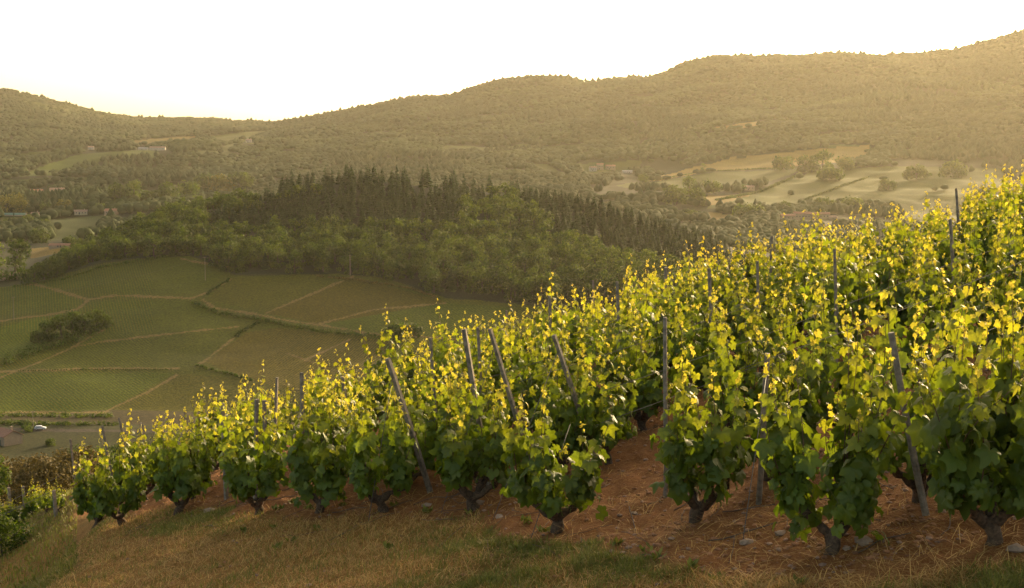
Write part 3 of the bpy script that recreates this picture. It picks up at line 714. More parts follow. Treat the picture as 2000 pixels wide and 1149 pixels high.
for (u, v, s, lab) in STN:
    x, y, z = hit(u, v, 5, 30); b = MB(); vv, ff = stone_geo(R, s); b.add(vv, ff)
    me = b.mesh('stone', [M_stone]); o = link('stone', me, label=lab, category='stone'); o.location = (x, y, z + s * .12)

# ------------------------------------------------------------------ trees
def quads(P, Nn, size, R, aspect=.7):
    m = len(P); a = R.normal(0, 1, (m, 3)); a -= Nn * (a * Nn).sum(1)[:, None]; a /= np.linalg.norm(a, axis=1)[:, None] + 1e-9
    b = np.cross(Nn, a); s = np.broadcast_to(size, (m,))[:, None]
    a = a * s; b = b * s * aspect
    V = np.stack([P - a * .5, P + b * .5 - a * .05, P + a * .5, P - b * .5 + a * .08], 1).reshape(-1, 3)
    return V, (np.arange(m)[:, None] * 4 + np.arange(4)[None])
def broad_data(seed, h=10.0, r=4.0, nleaf=330, lsize=1.0, low=.22, mat=None, limbs=5, nl=9, one=True):
    R = np.random.default_rng(seed); b = MB()
    cz = h * (low + 1) / 2; hz = h * (1 - low) / 2; lumps = []
    for i in range(nl):
        d = R.normal(0, 1, 3); d /= np.linalg.norm(d); d[2] = d[2] * .9 + .08
        rr = R.uniform(.32, .52) * r
        lumps.append((np.array([d[0] * (r - rr) * .95, d[1] * (r - rr) * .95, cz + d[2] * (hz - rr * .8)]), rr, R.random()))
    lumps.append((np.array([0, 0, cz]), r * .72, .4))
    if low < .15:
        for i in range(max(4, nl // 2)):
            a = R.uniform(0, 6.28); rr = r * R.uniform(.3, .42); lumps.append((np.array([math.cos(a) * (r - rr), math.sin(a) * (r - rr), rr * R.uniform(.5, .9)]), rr, R.random() * .8))
    k = np.linspace(0, 1, 5)
    b.tube(np.stack([.03 * h * np.sin(k * 2 + seed), 0 * k, -.3 + (cz + .3) * k], 1), .032 * h * (1.15 - .85 * k), 6, mat=0, rough=.1, R=R)
    for i in range(limbs):
        c, rr, _ = lumps[i]; p0 = np.array([0, 0, cz * R.uniform(.45, .75)])
        b.tube([p0, (p0 + c) / 2 + [0, 0, -.04 * h], c], [.014 * h, .010 * h, .004 * h], 5, mat=0, cap=False)
    tr = b if one else MB()
    crown = b if one else MB()
    per = nleaf // len(lumps)
    for c, rr, tone in lumps:
        d = R.normal(0, 1, (per, 3)); d /= np.linalg.norm(d, axis=1)[:, None]
        P = c + d * rr * R.uniform(.6, 1.12, per)[:, None] * np.array([1, 1, .85])
        nn = d + R.normal(0, .45, (per, 3)); nn /= np.linalg.norm(nn, axis=1)[:, None]
        V, Qd = quads(P, nn, lsize * R.uniform(.6, 1.25, per), R)
        crown.add(V, Qd, np.clip(tone + np.repeat(R.normal(0, .15, per), 4), 0, 1), 1 if one else 0)
    if one: return b
    return b, crown
def conif_data(seed, h=17.0, r=3.6, nlev=12, per=8, jag=.25, mat=None):
    R = np.random.default_rng(seed); b = MB(); k = np.linspace(0, 1, 4)
    b.tube(np.stack([0 * k, 0 * k, -.3 + (h + .1) * k], 1), .014 * h * (1.05 - k), 5, mat=0)
    V = []; A = []
    for i in range(nlev):
        t = i / (nlev - 1); z0 = h * (.07 + .90 * t); rr = r * (1 - t) ** .7 * R.uniform(1 - jag, 1 + jag) + .25
        n = max(4, int(per * (1 - .45 * t)))
        for j in range(n):
            a = R.uniform(0, 6.28); L = rr * R.uniform(.65, 1.15); wd = L * .8 + .2; zz = z0 + R.uniform(-.3, .3)
            d = np.array([math.cos(a), math.sin(a), 0]); s = np.array([-d[1], d[0], 0])
            V += [np.array([0, 0, zz]), d * L * .55 + s * wd * .5 + [0, 0, zz - L * .20], d * L + [0, 0, zz - L * .32], d * L * .55 - s * wd * .5 + [0, 0, zz - L * .28]]
            A += [R.random()] * 4
            V += [d * L * .3 + [0, 0, zz + .3], d * L * .6 + s * .35 + [0, 0, zz - L * .15 - .2], d * L * .75 + [0, 0, zz - L * .45 - .3], d * L * .3 - s * .2 + [0, 0, zz - L * .3 - .5]]
            A += [R.random()] * 4
    V = np.array(V); b.add(V, np.arange(len(V)).reshape(-1, 4), np.array(A), 1); return b
B_mb = [broad_data(300 + i, 11 + 1.3 * (i % 3), 5.0 + .7 * (i % 2), 640, 1.15, .1, nl=12) for i in range(6)]
C_mb = [conif_data(320 + i, 12.0 + 1.3 * (i % 3), 4.1 + .5 * (i % 3), 15, 22) for i in range(6)]
B_me = [m.mesh('broadleaf_tree', [M_tbark, M_broad]) for m in B_mb]
C_me = [m.mesh('conifer_tree', [M_tbark, M_conif]) for m in C_mb]
# the wood on the knoll
R = np.random.default_rng(12)
cand = []
for y in np.arange(700, 1130, 6.6):
    for s in np.arange(-.50, .42, 6.6 / y):
        yy = y + R.uniform(-2.4, 2.4); xx = (s * yy) + R.uniform(-2.4, 2.4)
        cand.append((xx, yy))
cand = np.array(cand); cx, cy = cand[:, 0], cand[:, 1]; cz_ = gz(cx, cy); cu, cv = proj(cx, cy, cz_)
td = ridge_fine(((-600, 760), (0, 780), (200, 800), (370, 810), (460, 770), (730, 765), (870, 720), (2600, 720)), cu)
crest = ridge_fine(CRV, cu); cd_ = ridge_fine(((-600, 850), (0, 830), (100, 850), (200, 900), (370, 950), (600, 1000), (1000, 1000), (1200, 950), (1400, 900), (2600, 850)), cu)
ok = (cy > td + 1) & (cy < cd_ + np.where(cu > 505, 14, 45)) & (cu > 48) & (cu < 1640)
ok &= ~((cu < 250) & (cy > cd_ + 25))
iscon = ((cv < crest + 34 + 50 * fbm(cx / 50, cy / 50, 2, 31)) & (cu > 505)) | ((cu > 400) & (cu < 900) & (cv < 450 + 40 * fbm(cx / 60, cy / 60, 2, 37)) & (cv > crest + 30) & (vnoise(cx / 45, cy / 45, 41) > -.12)) | ((cu > 1080) & (cv < crest + 75))
iscon |= (R.random(len(cu)) < .04)
thin = R.random(len(cu)) < np.where(iscon, .80, .62)
crn = (cv < crest + 14) & iscon & (cu < 1010); thin &= ~(crn & (R.random(len(cu)) < .68))
ok &= thin
cx, cy, cz_, cu, cv, iscon = [a[ok] for a in (cx, cy, cz_, cu, cv, iscon)]
order = np.argsort(cy); nb = nc = 0; rest = []
crestd = cv - ridge_fine(CRV, cu)
sil = set(np.where(iscon & (np.abs(crestd) < 12))[0][:140].tolist())
for i in order:
    vis = cu[i] < 1420
    sc = random.uniform(.78, 1.15)
    if not iscon[i]: sc *= 1.02 if cv[i] > 470 else .95
    else: sc *= (1.14 if (cv[i] < 385 and crestd[i] < 14) else .85)
    if iscon[i] and vis and nc < 300 and (i in sil or nc < 160 + 0 * nb):
        o = link('conifer_tree', C_me[i % 6], category='conifer', group='dark conifers of the knoll wood', label='dark pointed conifer in the wood covering the knoll'); nc += 1
    elif not iscon[i] and vis and nb < 300:
        o = link('broadleaf_tree', B_me[i % 6], category='tree', group='broadleaf trees of the knoll wood', label='rounded green broadleaf tree in the wood covering the knoll'); nb += 1
    else:
        rest.append((i, sc)); continue
    o.location = (cx[i], cy[i], cz_[i] - .2); o.rotation_euler = (0, 0, random.uniform(0, 6.28)); o.scale = (sc * random.uniform(.9, 1.15), sc * random.uniform(.9, 1.15), sc)
def merged(name, items, mbs, mats):
    Vs = []; fs = {}; ms = {}; As = []; n = 0
    pre = []
    for m in mbs:
        pre.append((np.concatenate(m.v), {k: np.concatenate(m.f[k]) for k in m.f}, {k: np.concatenate(m.m[k]) for k in m.m}, np.concatenate(m.a)))
    for (x, y, z, sc, rz, k) in items:
        v, f, mm, a = pre[k]; c, s = math.cos(rz), math.sin(rz)
        Vs.append((v @ np.array([[c, s, 0], [-s, c, 0], [0, 0, 1]])) * sc + np.array([x, y, z])); As.append(a)
        for q in f: fs.setdefault(q, []).append(f[q] + n); ms.setdefault(q, []).append(mm[q])
        n += len(v)
    ks = sorted(fs)
    me = mesh_np(name, np.concatenate(Vs), [np.concatenate(fs[k]) for k in ks], mats, {'age': np.concatenate(As)}, np.concatenate([np.concatenate(ms[k]) for k in ks]))
    return link(name, me, kind='stuff')
B_lo = [broad_data(340 + i, 11 + 1.3 * (i % 3), 5.2, 300, 1.7, .1, limbs=0, nl=9) for i in range(4)]
C_lo = [conif_data(350 + i, 11.5 + (i % 3), 4.2, 10, 11) for i in range(4)]
merged('broadleaf_wood', [(cx[i], cy[i], cz_[i] - .3, sc, random.uniform(0, 6.28), random.randrange(4)) for i, sc in rest if not iscon[i]], B_lo, [M_tbark, M_broad])
merged('conifer_wood', [(cx[i], cy[i], cz_[i] - .3, sc, random.uniform(0, 6.28), random.randrange(4)) for i, sc in rest if iscon[i]], C_lo, [M_tbark, M_conif])

# far woods: lumpy small crowns
def icos(sub, R):
    v, f = stone_geo(R, 1.0); t = (1 + 5 ** .5) / 2
    v = np.array([[-1, t, 0], [1, t, 0], [-1, -t, 0], [1, -t, 0], [0, -1, t], [0, 1, t], [0, -1, -t], [0, 1, -t], [t, 0, -1], [t, 0, 1], [-t, 0, -1], [-t, 0, 1]]) / 1.902
    if sub:
        mids = {}; vs = list(v); nf = []
        def mid(a, b):
            k = (min(a, b), max(a, b))
            if k not in mids: p = vs[a] + vs[b]; vs.append(p / np.linalg.norm(p)); mids[k] = len(vs) - 1
            return mids[k]
        for a, b, c in f:
            x, y, z = mid(a, b), mid(b, c), mid(c, a); nf += [[a, x, z], [b, y, x], [c, z, y], [x, y, z]]
        v, f = np.array(vs), np.array(nf)
    return v, f
M_farB = leafmat('far broadleaf crowns', [(0, (.025, .040, .011)), (1, (.055, .071, .019))], 0.12, None, 0.85, 0.1, 0.0, False)
def blobs(name, x, y, z, rad, hgt, tone, con, sub, seed, mat, **tags):
    R = np.random.default_rng(seed); v, f = icos(sub, R); m = len(x); nv = len(v)
    J = R.uniform(.85, 1.15, (m, nv))
    W = v[None] * J[..., None]
    W[..., 2] = np.where(W[..., 2] > 0, W[..., 2], W[..., 2] * .8)
    tap = np.where(con[:, None], np.clip(1.0 - .75 * W[..., 2], .12, 1.6), 1.0)
    W[..., 0] *= rad[:, None] * tap; W[..., 1] *= rad[:, None] * tap; W[..., 2] = W[..., 2] * hgt[:, None] * .5 + hgt[:, None] * .5
    a = R.uniform(0, 6.28, m); c, s = np.cos(a)[:, None], np.sin(a)[:, None]
    X = W[..., 0] * c - W[..., 1] * s + x[:, None]; Y = W[..., 0] * s + W[..., 1] * c + y[:, None]; Zz = W[..., 2] + z[:, None] - .5
    V = np.stack([X, Y, Zz], -1).reshape(-1, 3); Fc = (f[None] + (np.arange(m) * nv)[:, None, None]).reshape(-1, 3)
    me = mesh_np(name, V, Fc, mat, {'age': np.clip(np.repeat(tone, nv) + .25 * (J.ravel() - 1), 0, 1)}, None, True)
    return link(name, me, **tags)
def far_samples(y0, y1, sp0, sp1, seed, smin=-.5, smax=.5):
    R = np.random.default_rng(seed); xs = []; ys = []; y = y0
    while y < y1:
        sp = sp0 + (sp1 - sp0) * (y - y0) / (y1 - y0); n = int((smax - smin) * y / sp)
        s = np.linspace(smin, smax, n) + R.uniform(-.5, .5, n) * sp / y
        yy = y + R.uniform(-.5, .5, n) * sp * 1.1; xs.append(s * yy); ys.append(yy); y += sp
    return np.concatenate(xs), np.concatenate(ys)
def cls_at(x, y):
    fc = np.clip(np.round((x / y - SS[0]) / (SS[1] - SS[0])), 0, NC - 1).astype(int); fr = np.clip(np.round(np.interp(y, YR, np.arange(len(YR)))), 0, len(YR) - 1).astype(int)
    return CLS[fr, fc]
HOUSES = [(1540, 431, 22), (1568, 430, 24), (1605, 428, 30), (1165, 333, 16), (1192, 332, 20), (1225, 338, 18), (1462, 371, 18), (158, 419, 22), (218, 420, 20), (69, 422, 14), (30, 421, 28), (128, 483, 28), (112, 376, 24), (72, 377, 20), (308, 294, 26), (280, 293, 20), (178, 292, 16), (486, 278, 14)]
def far_wood(name, y0, y1, sp0, sp1, sub, seed, rscale=.62):
    x, y = far_samples(y0, y1, sp0, sp1, seed, -.47, .47); k = cls_at(x, y); R = np.random.default_rng(seed + 1)
    z = gz(x, y); u, v = proj(x, y, z)
    dens = vnoise(x / 70, y / 90, 91) + .5 * vnoise(x / 25, y / 25, 92)
    val = (y < 2500) & (v > 300) & (u < 560)
    open_ = (u > 1150) & (v > 312) & (v < 445)
    keep = (k == 4) & (dens > np.where(val, -.12, np.where(open_, .12, -.42))); keep |= (k == 2) & (R.random(len(x)) < .006)
    keep &= (k != 5)
    for (hu, hv, hw) in HOUSES: keep &= ~((np.abs(u - hu) < hw) & (v > hv - 3) & (v < hv + 13))
    x, y, z, u = x[keep], y[keep], z[keep], u[keep]; m = len(x)
    sp = sp0 + (sp1 - sp0) * (y - y0) / (y1 - y0)
    con = (vnoise(x / 150, y / 190, 95) > np.where(y < 1900, .30, .15)) | (R.random(m) < .04)
    tone = np.clip(.45 + .9 * vnoise(x / 90, y / 110, 93) + 1.1 * fbm(x / 330, y / 400, 2, 97) + R.normal(0, .14, m) - .30 * con, 0, 1)
    rad = sp * rscale * R.uniform(.75, 1.3, m) * np.where(con, .75, 1); hgt = np.where(con, R.uniform(12, 18, m), R.uniform(8, 13, m))
    sk = (np.abs(y - np.interp(u, [-600, 420, 620, 1300, 2600], [5000, 4900, 4300, 4200, 4000])) < 60) & (R.random(m) < .16)
    hgt = np.where(sk, R.uniform(13, 22, m), hgt); con = con | sk; rad = np.where(sk, rad * .62, rad)
    return blobs(name, x, y, z, rad, hgt, tone, con, sub, seed + 2, M_farB, kind='stuff')
far_wood('valley_wood', 1180, 1900, 8.0, 9.5, True, 501)
far_wood('hill_wood', 1900, 3000, 10.0, 13, False, 511)
far_wood('distant_wood', 3000, 5060, 13, 18, False, 521)

# individual trees and hedge clumps that stand out
def big_tree(u, v, y0, y1, hpx, wpx, kind, label, seed, group=None, name=None):
    x, y, z = hit(u, v, y0, y1); h = hpx * y / F; r = wpx * y / F / 2
    if kind == 'con':
        b = conif_data(seed, h, r, 14, 9, .3); tb, cb_ = MB(), MB()
        me = b.mesh('conifer', [M_tbark, M_conif]); o = link(name or 'conifer_tree', me, label=label, category='conifer')
    else:
        mt = {'b': M_broad, 'y': M_yel, 'r': M_rust}[kind]
        b, cr = broad_data(seed, h, r, 2600 if y < 400 else 900, max(.10 * r * 2, .45) * (.55 if y < 400 else 1), .08, one=False, nl=12)
        o = link(name or 'broadleaf_tree', None, label=label, category='tree')
        link('trunk', b.mesh('trunk', [M_tbark]), o); link('crown', cr.mesh('crown', [mt]), o)
    o.location = (x, y, z - .2); o.rotation_euler = (0, 0, seed)
    if group: o['group'] = group
    return o
TR = [(1373, 338, 1300, 3400, 20, 14, 'b', 'small dark tree alone at the lower edge of the tan field on the far slope'),
      (1258, 364, 1300, 3400, 27, 28, 'b', 'rounded tree at the left end of the tan field, by the farm track'),
      (1530, 332, 1300, 3400, 28, 50, 'b', 'broad dark tree at the left of the clump in the tan field'),
      (1575, 335, 1300, 3400, 34, 46, 'b', 'second tree of the clump in the tan field'), (1606, 330, 1300, 3400, 40, 46, 'b', 'tallest tree of the clump in the tan field'),
      (1650, 332, 1300, 3400, 28, 44, 'b', 'right hand tree of the clump in the tan field'), (1620, 352, 1300, 3400, 24, 60, 'b', 'wide low tree below the clump in the tan field'),
      (1345, 378, 1300, 3400, 36, 34, 'b', 'dark tree in the hollow left of the small tan plot'), (1388, 378, 1300, 3400, 26, 50, 'b', 'wide tree in the hollow above the small tan plot'),
      (1322, 400, 1200, 3000, 40, 60, 'b', 'big dark tree at the lower left of the far meadows'), (1362, 402, 1200, 3000, 40, 44, 'b', 'dark tree beside the lower left of the small tan plot'),
      (1444, 374, 1300, 3400, 16, 30, 'b', 'tree left of the small farmhouse on the meadow'), (1485, 372, 1300, 3400, 17, 14, 'con', 'small pointed tree right of the small farmhouse on the meadow'),
      (1532, 416, 1200, 3000, 26, 26, 'b', 'dark tree left of the long red roofed farmstead'), (1462, 424, 1200, 3000, 22, 70, 'b', 'wide tree below the small tan plot'), (1610, 410, 1200, 3000, 24, 50, 'b', 'wide dark tree behind the long red roofed farmstead'),
      (1660, 412, 1200, 3000, 26, 60, 'b', 'wide dark tree right of the long red roofed farmstead'),
      (1350, 430, 1100, 2600, 20, 40, 'b', 'bush like tree by the pale lane above the knoll wood'),
      (1735, 372, 1300, 3400, 24, 40, 'b', 'big tree at the upper right of the far meadows'), (1790, 350, 1300, 3400, 28, 56, 'b', 'massive tree at the right above the vineyard'), (1860, 345, 1300, 3400, 30, 60, 'b', 'massive dark tree near the right edge above the vineyard'),
      (30, 545, 800, 1500, 85, 70, 'b', 'tall dark tree at the left edge beside the tan plot'), (-10, 545, 800, 1500, 80, 60, 'b', 'dark tree cut by the left edge of the photo'), (78, 475, 900, 1700, 32, 50, 'b', 'dark tree above the tan plot at the left'),
      (55, 447, 900, 2000, 30, 30, 'b', 'dark tree below the small tan house at the left'), (15, 448, 900, 2000, 22, 26, 'b', 'left one of the trees below the green roofed tunnel'), (28, 448, 900, 2000, 38, 14, 'con', 'thin pointed tree below the green roofed tunnel'), (86, 447, 900, 2000, 22, 26, 'b', 'small round tree below the small tan house'),
      (12, 418, 1100, 2200, 48, 50, 'y', 'tall yellowish tree behind the green roofed tunnel'), (42, 418, 1100, 2200, 42, 36, 'y', 'yellow green tree right behind the green roofed tunnel'), (88, 420, 1100, 2200, 30, 28, 'b', 'brownish tree right of the green roofed tunnel'),
      (125, 416, 1100, 2200, 32, 34, 'y', 'yellowish tree left of the cream house'), (160, 410, 1100, 2200, 18, 22, 'b', 'dark tree right behind the cream house'), (196, 418, 1100, 2200, 24, 24, 'b', 'round dark tree between the cream house and the red roofed house'),
      (232, 400, 1100, 2200, 44, 50, 'b', 'big dark tree behind the red roofed house'), (262, 398, 1100, 2200, 50, 44, 'b', 'tallest dark tree right behind the red roofed house'), (290, 400, 1100, 2200, 30, 34, 'b', 'dark tree at the right of the big pair of dark trees'),
      (330, 400, 1000, 2200, 45, 60, 'b', 'broad tree at the left end of the wooded spur'), (370, 395, 1000, 2200, 45, 60, 'b', 'second broad tree along the wooded spur'), (430, 378, 1000, 2200, 38, 60, 'y', 'yellow green tree on the wooded spur'), (470, 372, 1000, 2200, 38, 60, 'b', 'right hand tree on the wooded spur'), (400, 372, 1000, 2200, 34, 60, 'b', 'middle dark tree on the wooded spur'),
      (85, 548, 700, 1100, 42, 34, 'b', 'dark round tree at the tip of the knoll wood'), (113, 540, 700, 1100, 36, 34, 'b', 'second dark tree from the tip of the knoll wood'), (140, 478, 900, 1600, 16, 40, 'b', 'low dark bush right of the tan plot'),
      (790, 655, 560, 800, 24, 70, 'b', 'dark rounded bush at the edge of the vineyard plots, above the left vines'), (765, 652, 560, 800, 20, 34, 'b', 'small dark bush at the left of the rounded one above the vines')]
for i, (u, v, y0, y1, hp, wp, kd, lab) in enumerate(TR):
    big_tree(u, v, y0, y1, hp, wp, kd, lab, 700 + i)
# grove and scrub among the lower vineyards
GR = [(95, 662, 44, 40), (118, 660, 56, 46), (142, 656, 58, 46), (165, 652, 56, 44), (188, 642, 42, 40), (205, 636, 24, 30), (75, 668, 24, 40)]
for i, (u, v, hp, wp) in enumerate(GR):
    big_tree(u, v, 560, 800, hp, wp, 'b', ['leftmost tree', 'second tree from the left', 'tallest middle tree', 'tree right of the middle', 'tree near the right end', 'small bush at the right end', 'low bush at the left foot'][i] + ' of the dark grove between the lower vineyard plots', 760 + i, 'dark grove between the vineyard plots')
def hedge(name, px, y0, y1, hm, wm, label, seed, mat=M_broad, n=26, ls=.8):
    R = np.random.default_rng(seed); b = MB(); pts = []
    for (ua, va), (ub, vb) in zip(px[:-1], px[1:]):
        for t in np.linspace(0, 1, 14, endpoint=False):
            pts.append(hit(ua + (ub - ua) * t, va + (vb - va) * t, y0, y1))
    P0 = np.array(pts); c0 = P0.mean(0); seg = np.linalg.norm(np.diff(P0[:, :2], axis=0), axis=1).sum(); m = int(seg / 1.3) + 4
    d = np.concatenate([[0], np.cumsum(np.linalg.norm(np.diff(P0[:, :2], axis=0), axis=1))])
    for q in np.linspace(0, d[-1], m):
        x = np.interp(q, d, P0[:, 0]) + R.normal(0, wm * .25); y = np.interp(q, d, P0[:, 1]) + R.normal(0, wm * .25); z = float(gz(x, y))
        rr = wm * R.uniform(.35, .65); hh = hm * R.uniform(.6, 1.25)
        dd = R.normal(0, 1, (n, 3)); dd /= np.linalg.norm(dd, axis=1)[:, None]; dd[:, 2] = np.abs(dd[:, 2])
        V, Qd = quads(np.array([x, y, z]) + dd * np.array([rr, rr, hh]) * R.uniform(.5, 1.05, n)[:, None], dd, ls * R.uniform(.6, 1.3, n), R)
        b.add(V - c0, Qd, np.clip(R.random() + np.repeat(R.normal(0, .15, n), 4), 0, 1))
    o = link(name, b.mesh(name, [mat]), label=label, category='hedge'); o.location = c0; return o
hedge('hedge', [(378, 593), (428, 614), (505, 624), (556, 635), (629, 649), (739, 658)], 560, 800, 2.1, 2.6, 'long dark hedge crossing the middle of the vineyard plots', 801)
hedge('hedge', [(510, 628), (470, 650), (462, 660)], 560, 800, 1.6, 2.0, 'short dark hedge branching down left from the long one', 802)
hedge('hedge', [(-60, 735), (0, 712), (60, 690), (110, 676), (160, 664)], 560, 800, 5.0, 7.0, 'wide pale green scrub hedge below the dark grove', 803, n=40)
hedge('hedge', [(180, 655), (222, 632)], 560, 800, 1.6, 2.5, 'low scrub at the right of the dark grove', 804)
hedge('hedge', [(385, 714), (437, 728), (495, 744)], 540, 800, 1.2, 1.6, 'low dark bank hedge above the left vines', 805)
hedge('hedge', [(35, 725), (175, 722), (345, 722)], 540, 800, .6, .8, 'very thin dark hedge between two lower left plots', 806, n=16, ls=.5)
hedge('hedge', [(405, 575), (425, 560), (452, 545)], 600, 900, 1.2, 2.0, 'small scrubby hedge climbing to the wood edge', 807)
hedge('hedge', [(-60, 814), (60, 813), (230, 815)], 500, 600, 2.2, 4.5, 'rough dark hedge on the bank below the lowest plot', 808)
hedge('hedge', [(-60, 826), (50, 828), (60, 845)], 440, 600, 2.2, 3.2, 'dark hedge beside the small tan roadside house', 809)
hedge('hedge', [(-60, 830), (50, 829), (240, 831)], 480, 600, 1.6, 4.0, 'dark scrub behind the parked car', 810)
hedge('hedge', [(30, 560), (70, 553), (130, 545), (200, 522), (280, 508), (350, 498)], 700, 900, 1.6, 3, 'dark hedge along the upper edge of the top left plot', 811)
hedge('hedge', [(1400, 392), (1480, 376), (1540, 352), (1570, 336)], 1300, 3400, 3, 5, 'dark hedge climbing between the far meadows', 812, ls=1.8)
hedge('hedge', [(1560, 395), (1640, 365), (1700, 345)], 1300, 3400, 2, 4, 'thin hedge climbing across the right far meadow', 813, ls=1.6)
hedge('hedge', [(1280, 352), (1372, 336), (1480, 330), (1530, 329)], 1300, 3400, 2.0, 4, 'thin hedge along the foot of the tan field', 814, ls=1.6)
hedge('hedge', [(620, 540), (700, 548), (790, 562), (860, 584)], 600, 900, 1.2, 3, 'brown scrubby hedge along the foot of the knoll wood', 815, M_rust)
# bushes and trees on the slope between the vineyard and the road
NT = [(-40, 985, 150, 110, 150, 'r'), (20, 985, 190, 100, 120, 'r'), (70, 985, 170, 112, 110, 'r'), (110, 980, 160, 112, 120, 'r'), (150, 975, 150, 116, 120, 'r'), (50, 950, 210, 60, 110, 'r'), (130, 940, 210, 70, 110, 'r'), (190, 935, 200, 80, 110, 'b'),
      (160, 900, 300, 60, 70, 'b'), (205, 890, 300, 55, 80, 'b'), (240, 880, 300, 60, 80, 'b'), (120, 893, 300, 26, 60, 'b'), (300, 880, 280, 60, 100, 'b'), (-5, 1000, 120, 120, 60, 'b'), (360, 880, 280, 60, 100, 'b'), (100, 870, 380, 16, 26, 'b'), (85, 955, 140, 70, 110, 'r')]
lbs = ['russet bush cut by the left edge below the road', 'russet bush at the left edge, below the grass track', 'russet bush behind the lower terrace vines', 'brown bush left of the leftmost front vine', 'brown bush hidden partly by the leftmost front vine', 'upper russet bush nearest the grass track', 'upper russet bush above the leftmost vine', 'olive tree directly behind the leftmost front vine', 'dark green tree right of the parked car, lower one', 'dark green tree behind the posts of the left vines', 'dark tree below the bank, right of the grass slope', 'low green bush on the grass slope', 'dark tree peeping over the left vines', 'dark green shrub trunk side at the very left edge', 'tree just above the left vine tops', 'tiny bush below the parked car', 'middle russet bush behind the lower terrace']
for i, (u, v, yc, hp, wp, kd) in enumerate(NT):
    big_tree(u, v, yc * .8, yc * 1.3, hp, wp, kd, lbs[i], 830 + i, 'bushes on the slope below the vineyard')
x, y, z = hit(20, 1078, 14, 40)
b_, cr_ = broad_data(901, .75, .62, 2600, .055, .02, one=False, nl=10, limbs=4)
o = link('shrub', None, label='dark green shrub on the terrace grass at the bottom left edge', category='shrub'); o.location = (x - .15, y, z - .05)
link('trunk', b_.mesh('trunk', [M_tbark]), o); link('crown', cr_.mesh('crown', [M_broad]), o)

# ------------------------------------------------------------------ buildings
M_wallt = simple('tan render', (.26, .19, .12), .9, .12, 1.2); M_wallc = simple('cream render', (.38, .32, .21), .9, .1, 1.2); M_wallw = simple('pale wall', (.38, .33, .26), .9, .1, 1.2)
M_roof = simple('terracotta tiles', (.24, .11, .06), .85, .3, 2.5); M_roofb = simple('brown tiles', (.24, .15, .10), .85, .3, 2.5); M_dark = simple('window shutters dark', (.03, .028, .025), .4, .2, 3)
M_roofg = simple('green sheeting', (.12, .24, .17), .6, .15, 1.0); M_grey = simple('grey sheet roof', (.28, .27, .24), .6, .15, 1.0)
def house(u, v, y0, y1, L, W, H, rz, wall, roof, label, chim=True, name='farmhouse', cat='house', pitch=.5, nwin=3):
    x, y, z = hit(u, v, y0, y1); t = thing(name, label, cat, (x, y, z - .3), None, rz)
    b = MB(); h = H + .3; rh = W / 2 * pitch
    V = [[-L / 2, -W / 2, -1.5], [L / 2, -W / 2, -1.5], [L / 2, W / 2, -1.5], [-L / 2, W / 2, -1.5], [-L / 2, -W / 2, h], [L / 2, -W / 2, h], [L / 2, W / 2, h], [-L / 2, W / 2, h], [-L / 2, 0, h + rh], [L / 2, 0, h + rh]]
    b.add(V, [np.array([[0, 1, 5, 4], [2, 3, 7, 6], [3, 2, 1, 0]]), np.array([[1, 2, 6, 9, 5], [3, 0, 4, 8, 7]])]); link('wall', b.mesh('wall', [wall]), t)
    b = MB(); e = .45; th = .18; hw = W / 2 + e; hh = rh + .1 - (rh / (W / 2)) * 0
    for s in (-1, 1):
        z1 = h + .06 - e * rh / (W / 2); z0 = h + rh + .06; l = L / 2 + e
        V = [[-l, 0, z0], [l, 0, z0], [l, s * hw, z1], [-l, s * hw, z1], [-l, 0, z0 + th], [l, 0, z0 + th], [l, s * hw, z1 + th], [-l, s * hw, z1 + th]]
        b.add(V, np.array([[0, 1, 2, 3], [4, 7, 6, 5], [0, 4, 5, 1], [1, 5, 6, 2], [2, 6, 7, 3], [3, 7, 4, 0]]))
    ro = link('roof', b.mesh('roof', [roof]), t)
    if chim:
        b = MB(); b.box((L * .28, .5, h + rh + .45), (.8, .6, 1.4)); b.box((L * .28, .5, h + rh + 1.2), (.95, .75, .15)); link('chimney', b.mesh('chimney', [wall]), ro)
    for i in range(nwin):
        b = MB(); xx = -L / 2 + L * (i + .7) / (nwin + .4); b.box((xx, -W / 2 - .03, h * .62), (1.1, .06, 1.3)); link('window', b.mesh('window', [M_dark]), t)
    b = MB(); b.box((-L / 2 + L * .38 if nwin > 1 else L * .2, -W / 2 - .03, 1.35), (1.1, .06, 2.1)); link('door', b.mesh('door', [M_dark]), t)
    return t
house(1538, 431, 1300, 2400, 17, 9, 5.5, .1, M_wallt, M_roof, 'left house of the long farmstead above the vines, pink walls')
house(1566, 430, 1300, 2400, 20, 10, 7.5, .05, M_wallt, M_roof, 'tallest house of the long farmstead above the vines', nwin=5)
house(1602, 428, 1300, 2400, 22, 9, 6, -.05, M_wallt, M_roof, 'long low house at the right of the farmstead above the vines', nwin=5)
house(1625, 430, 1300, 2400, 10, 8, 3.5, .1, M_wallt, M_roofb, 'small shed at the right end of the farmstead above the vines', False, 'barn', 'barn', nwin=1)
house(1158, 334, 1300, 3400, 13, 9, 6, .2, M_wallw, M_roofb, 'left house of the far hamlet in the middle of the valley')
house(1172, 331, 1300, 3400, 12, 9, 9, .0, M_wallt, M_roof, 'tall house with orange roof in the far hamlet', nwin=4)
house(1192, 331, 1300, 3400, 18, 9, 6, .1, M_wallt, M_roof, 'long red roofed house right of the tall one in the far hamlet')
house(1225, 338, 1300, 3400, 18, 8, 3, .1, M_wallw, M_grey, 'low pale shed at the right of the far hamlet', False, 'barn', 'barn', nwin=1)
house(1462, 371, 1300, 3400, 16, 8, 4.5, .2, M_wallt, M_roofb, 'small farmhouse on the meadow between two trees')
house(158, 419, 1100, 2200, 15, 8, 3.6, .3, M_wallc, M_roofb, 'cream house with dark openings in the left valley', nwin=4)
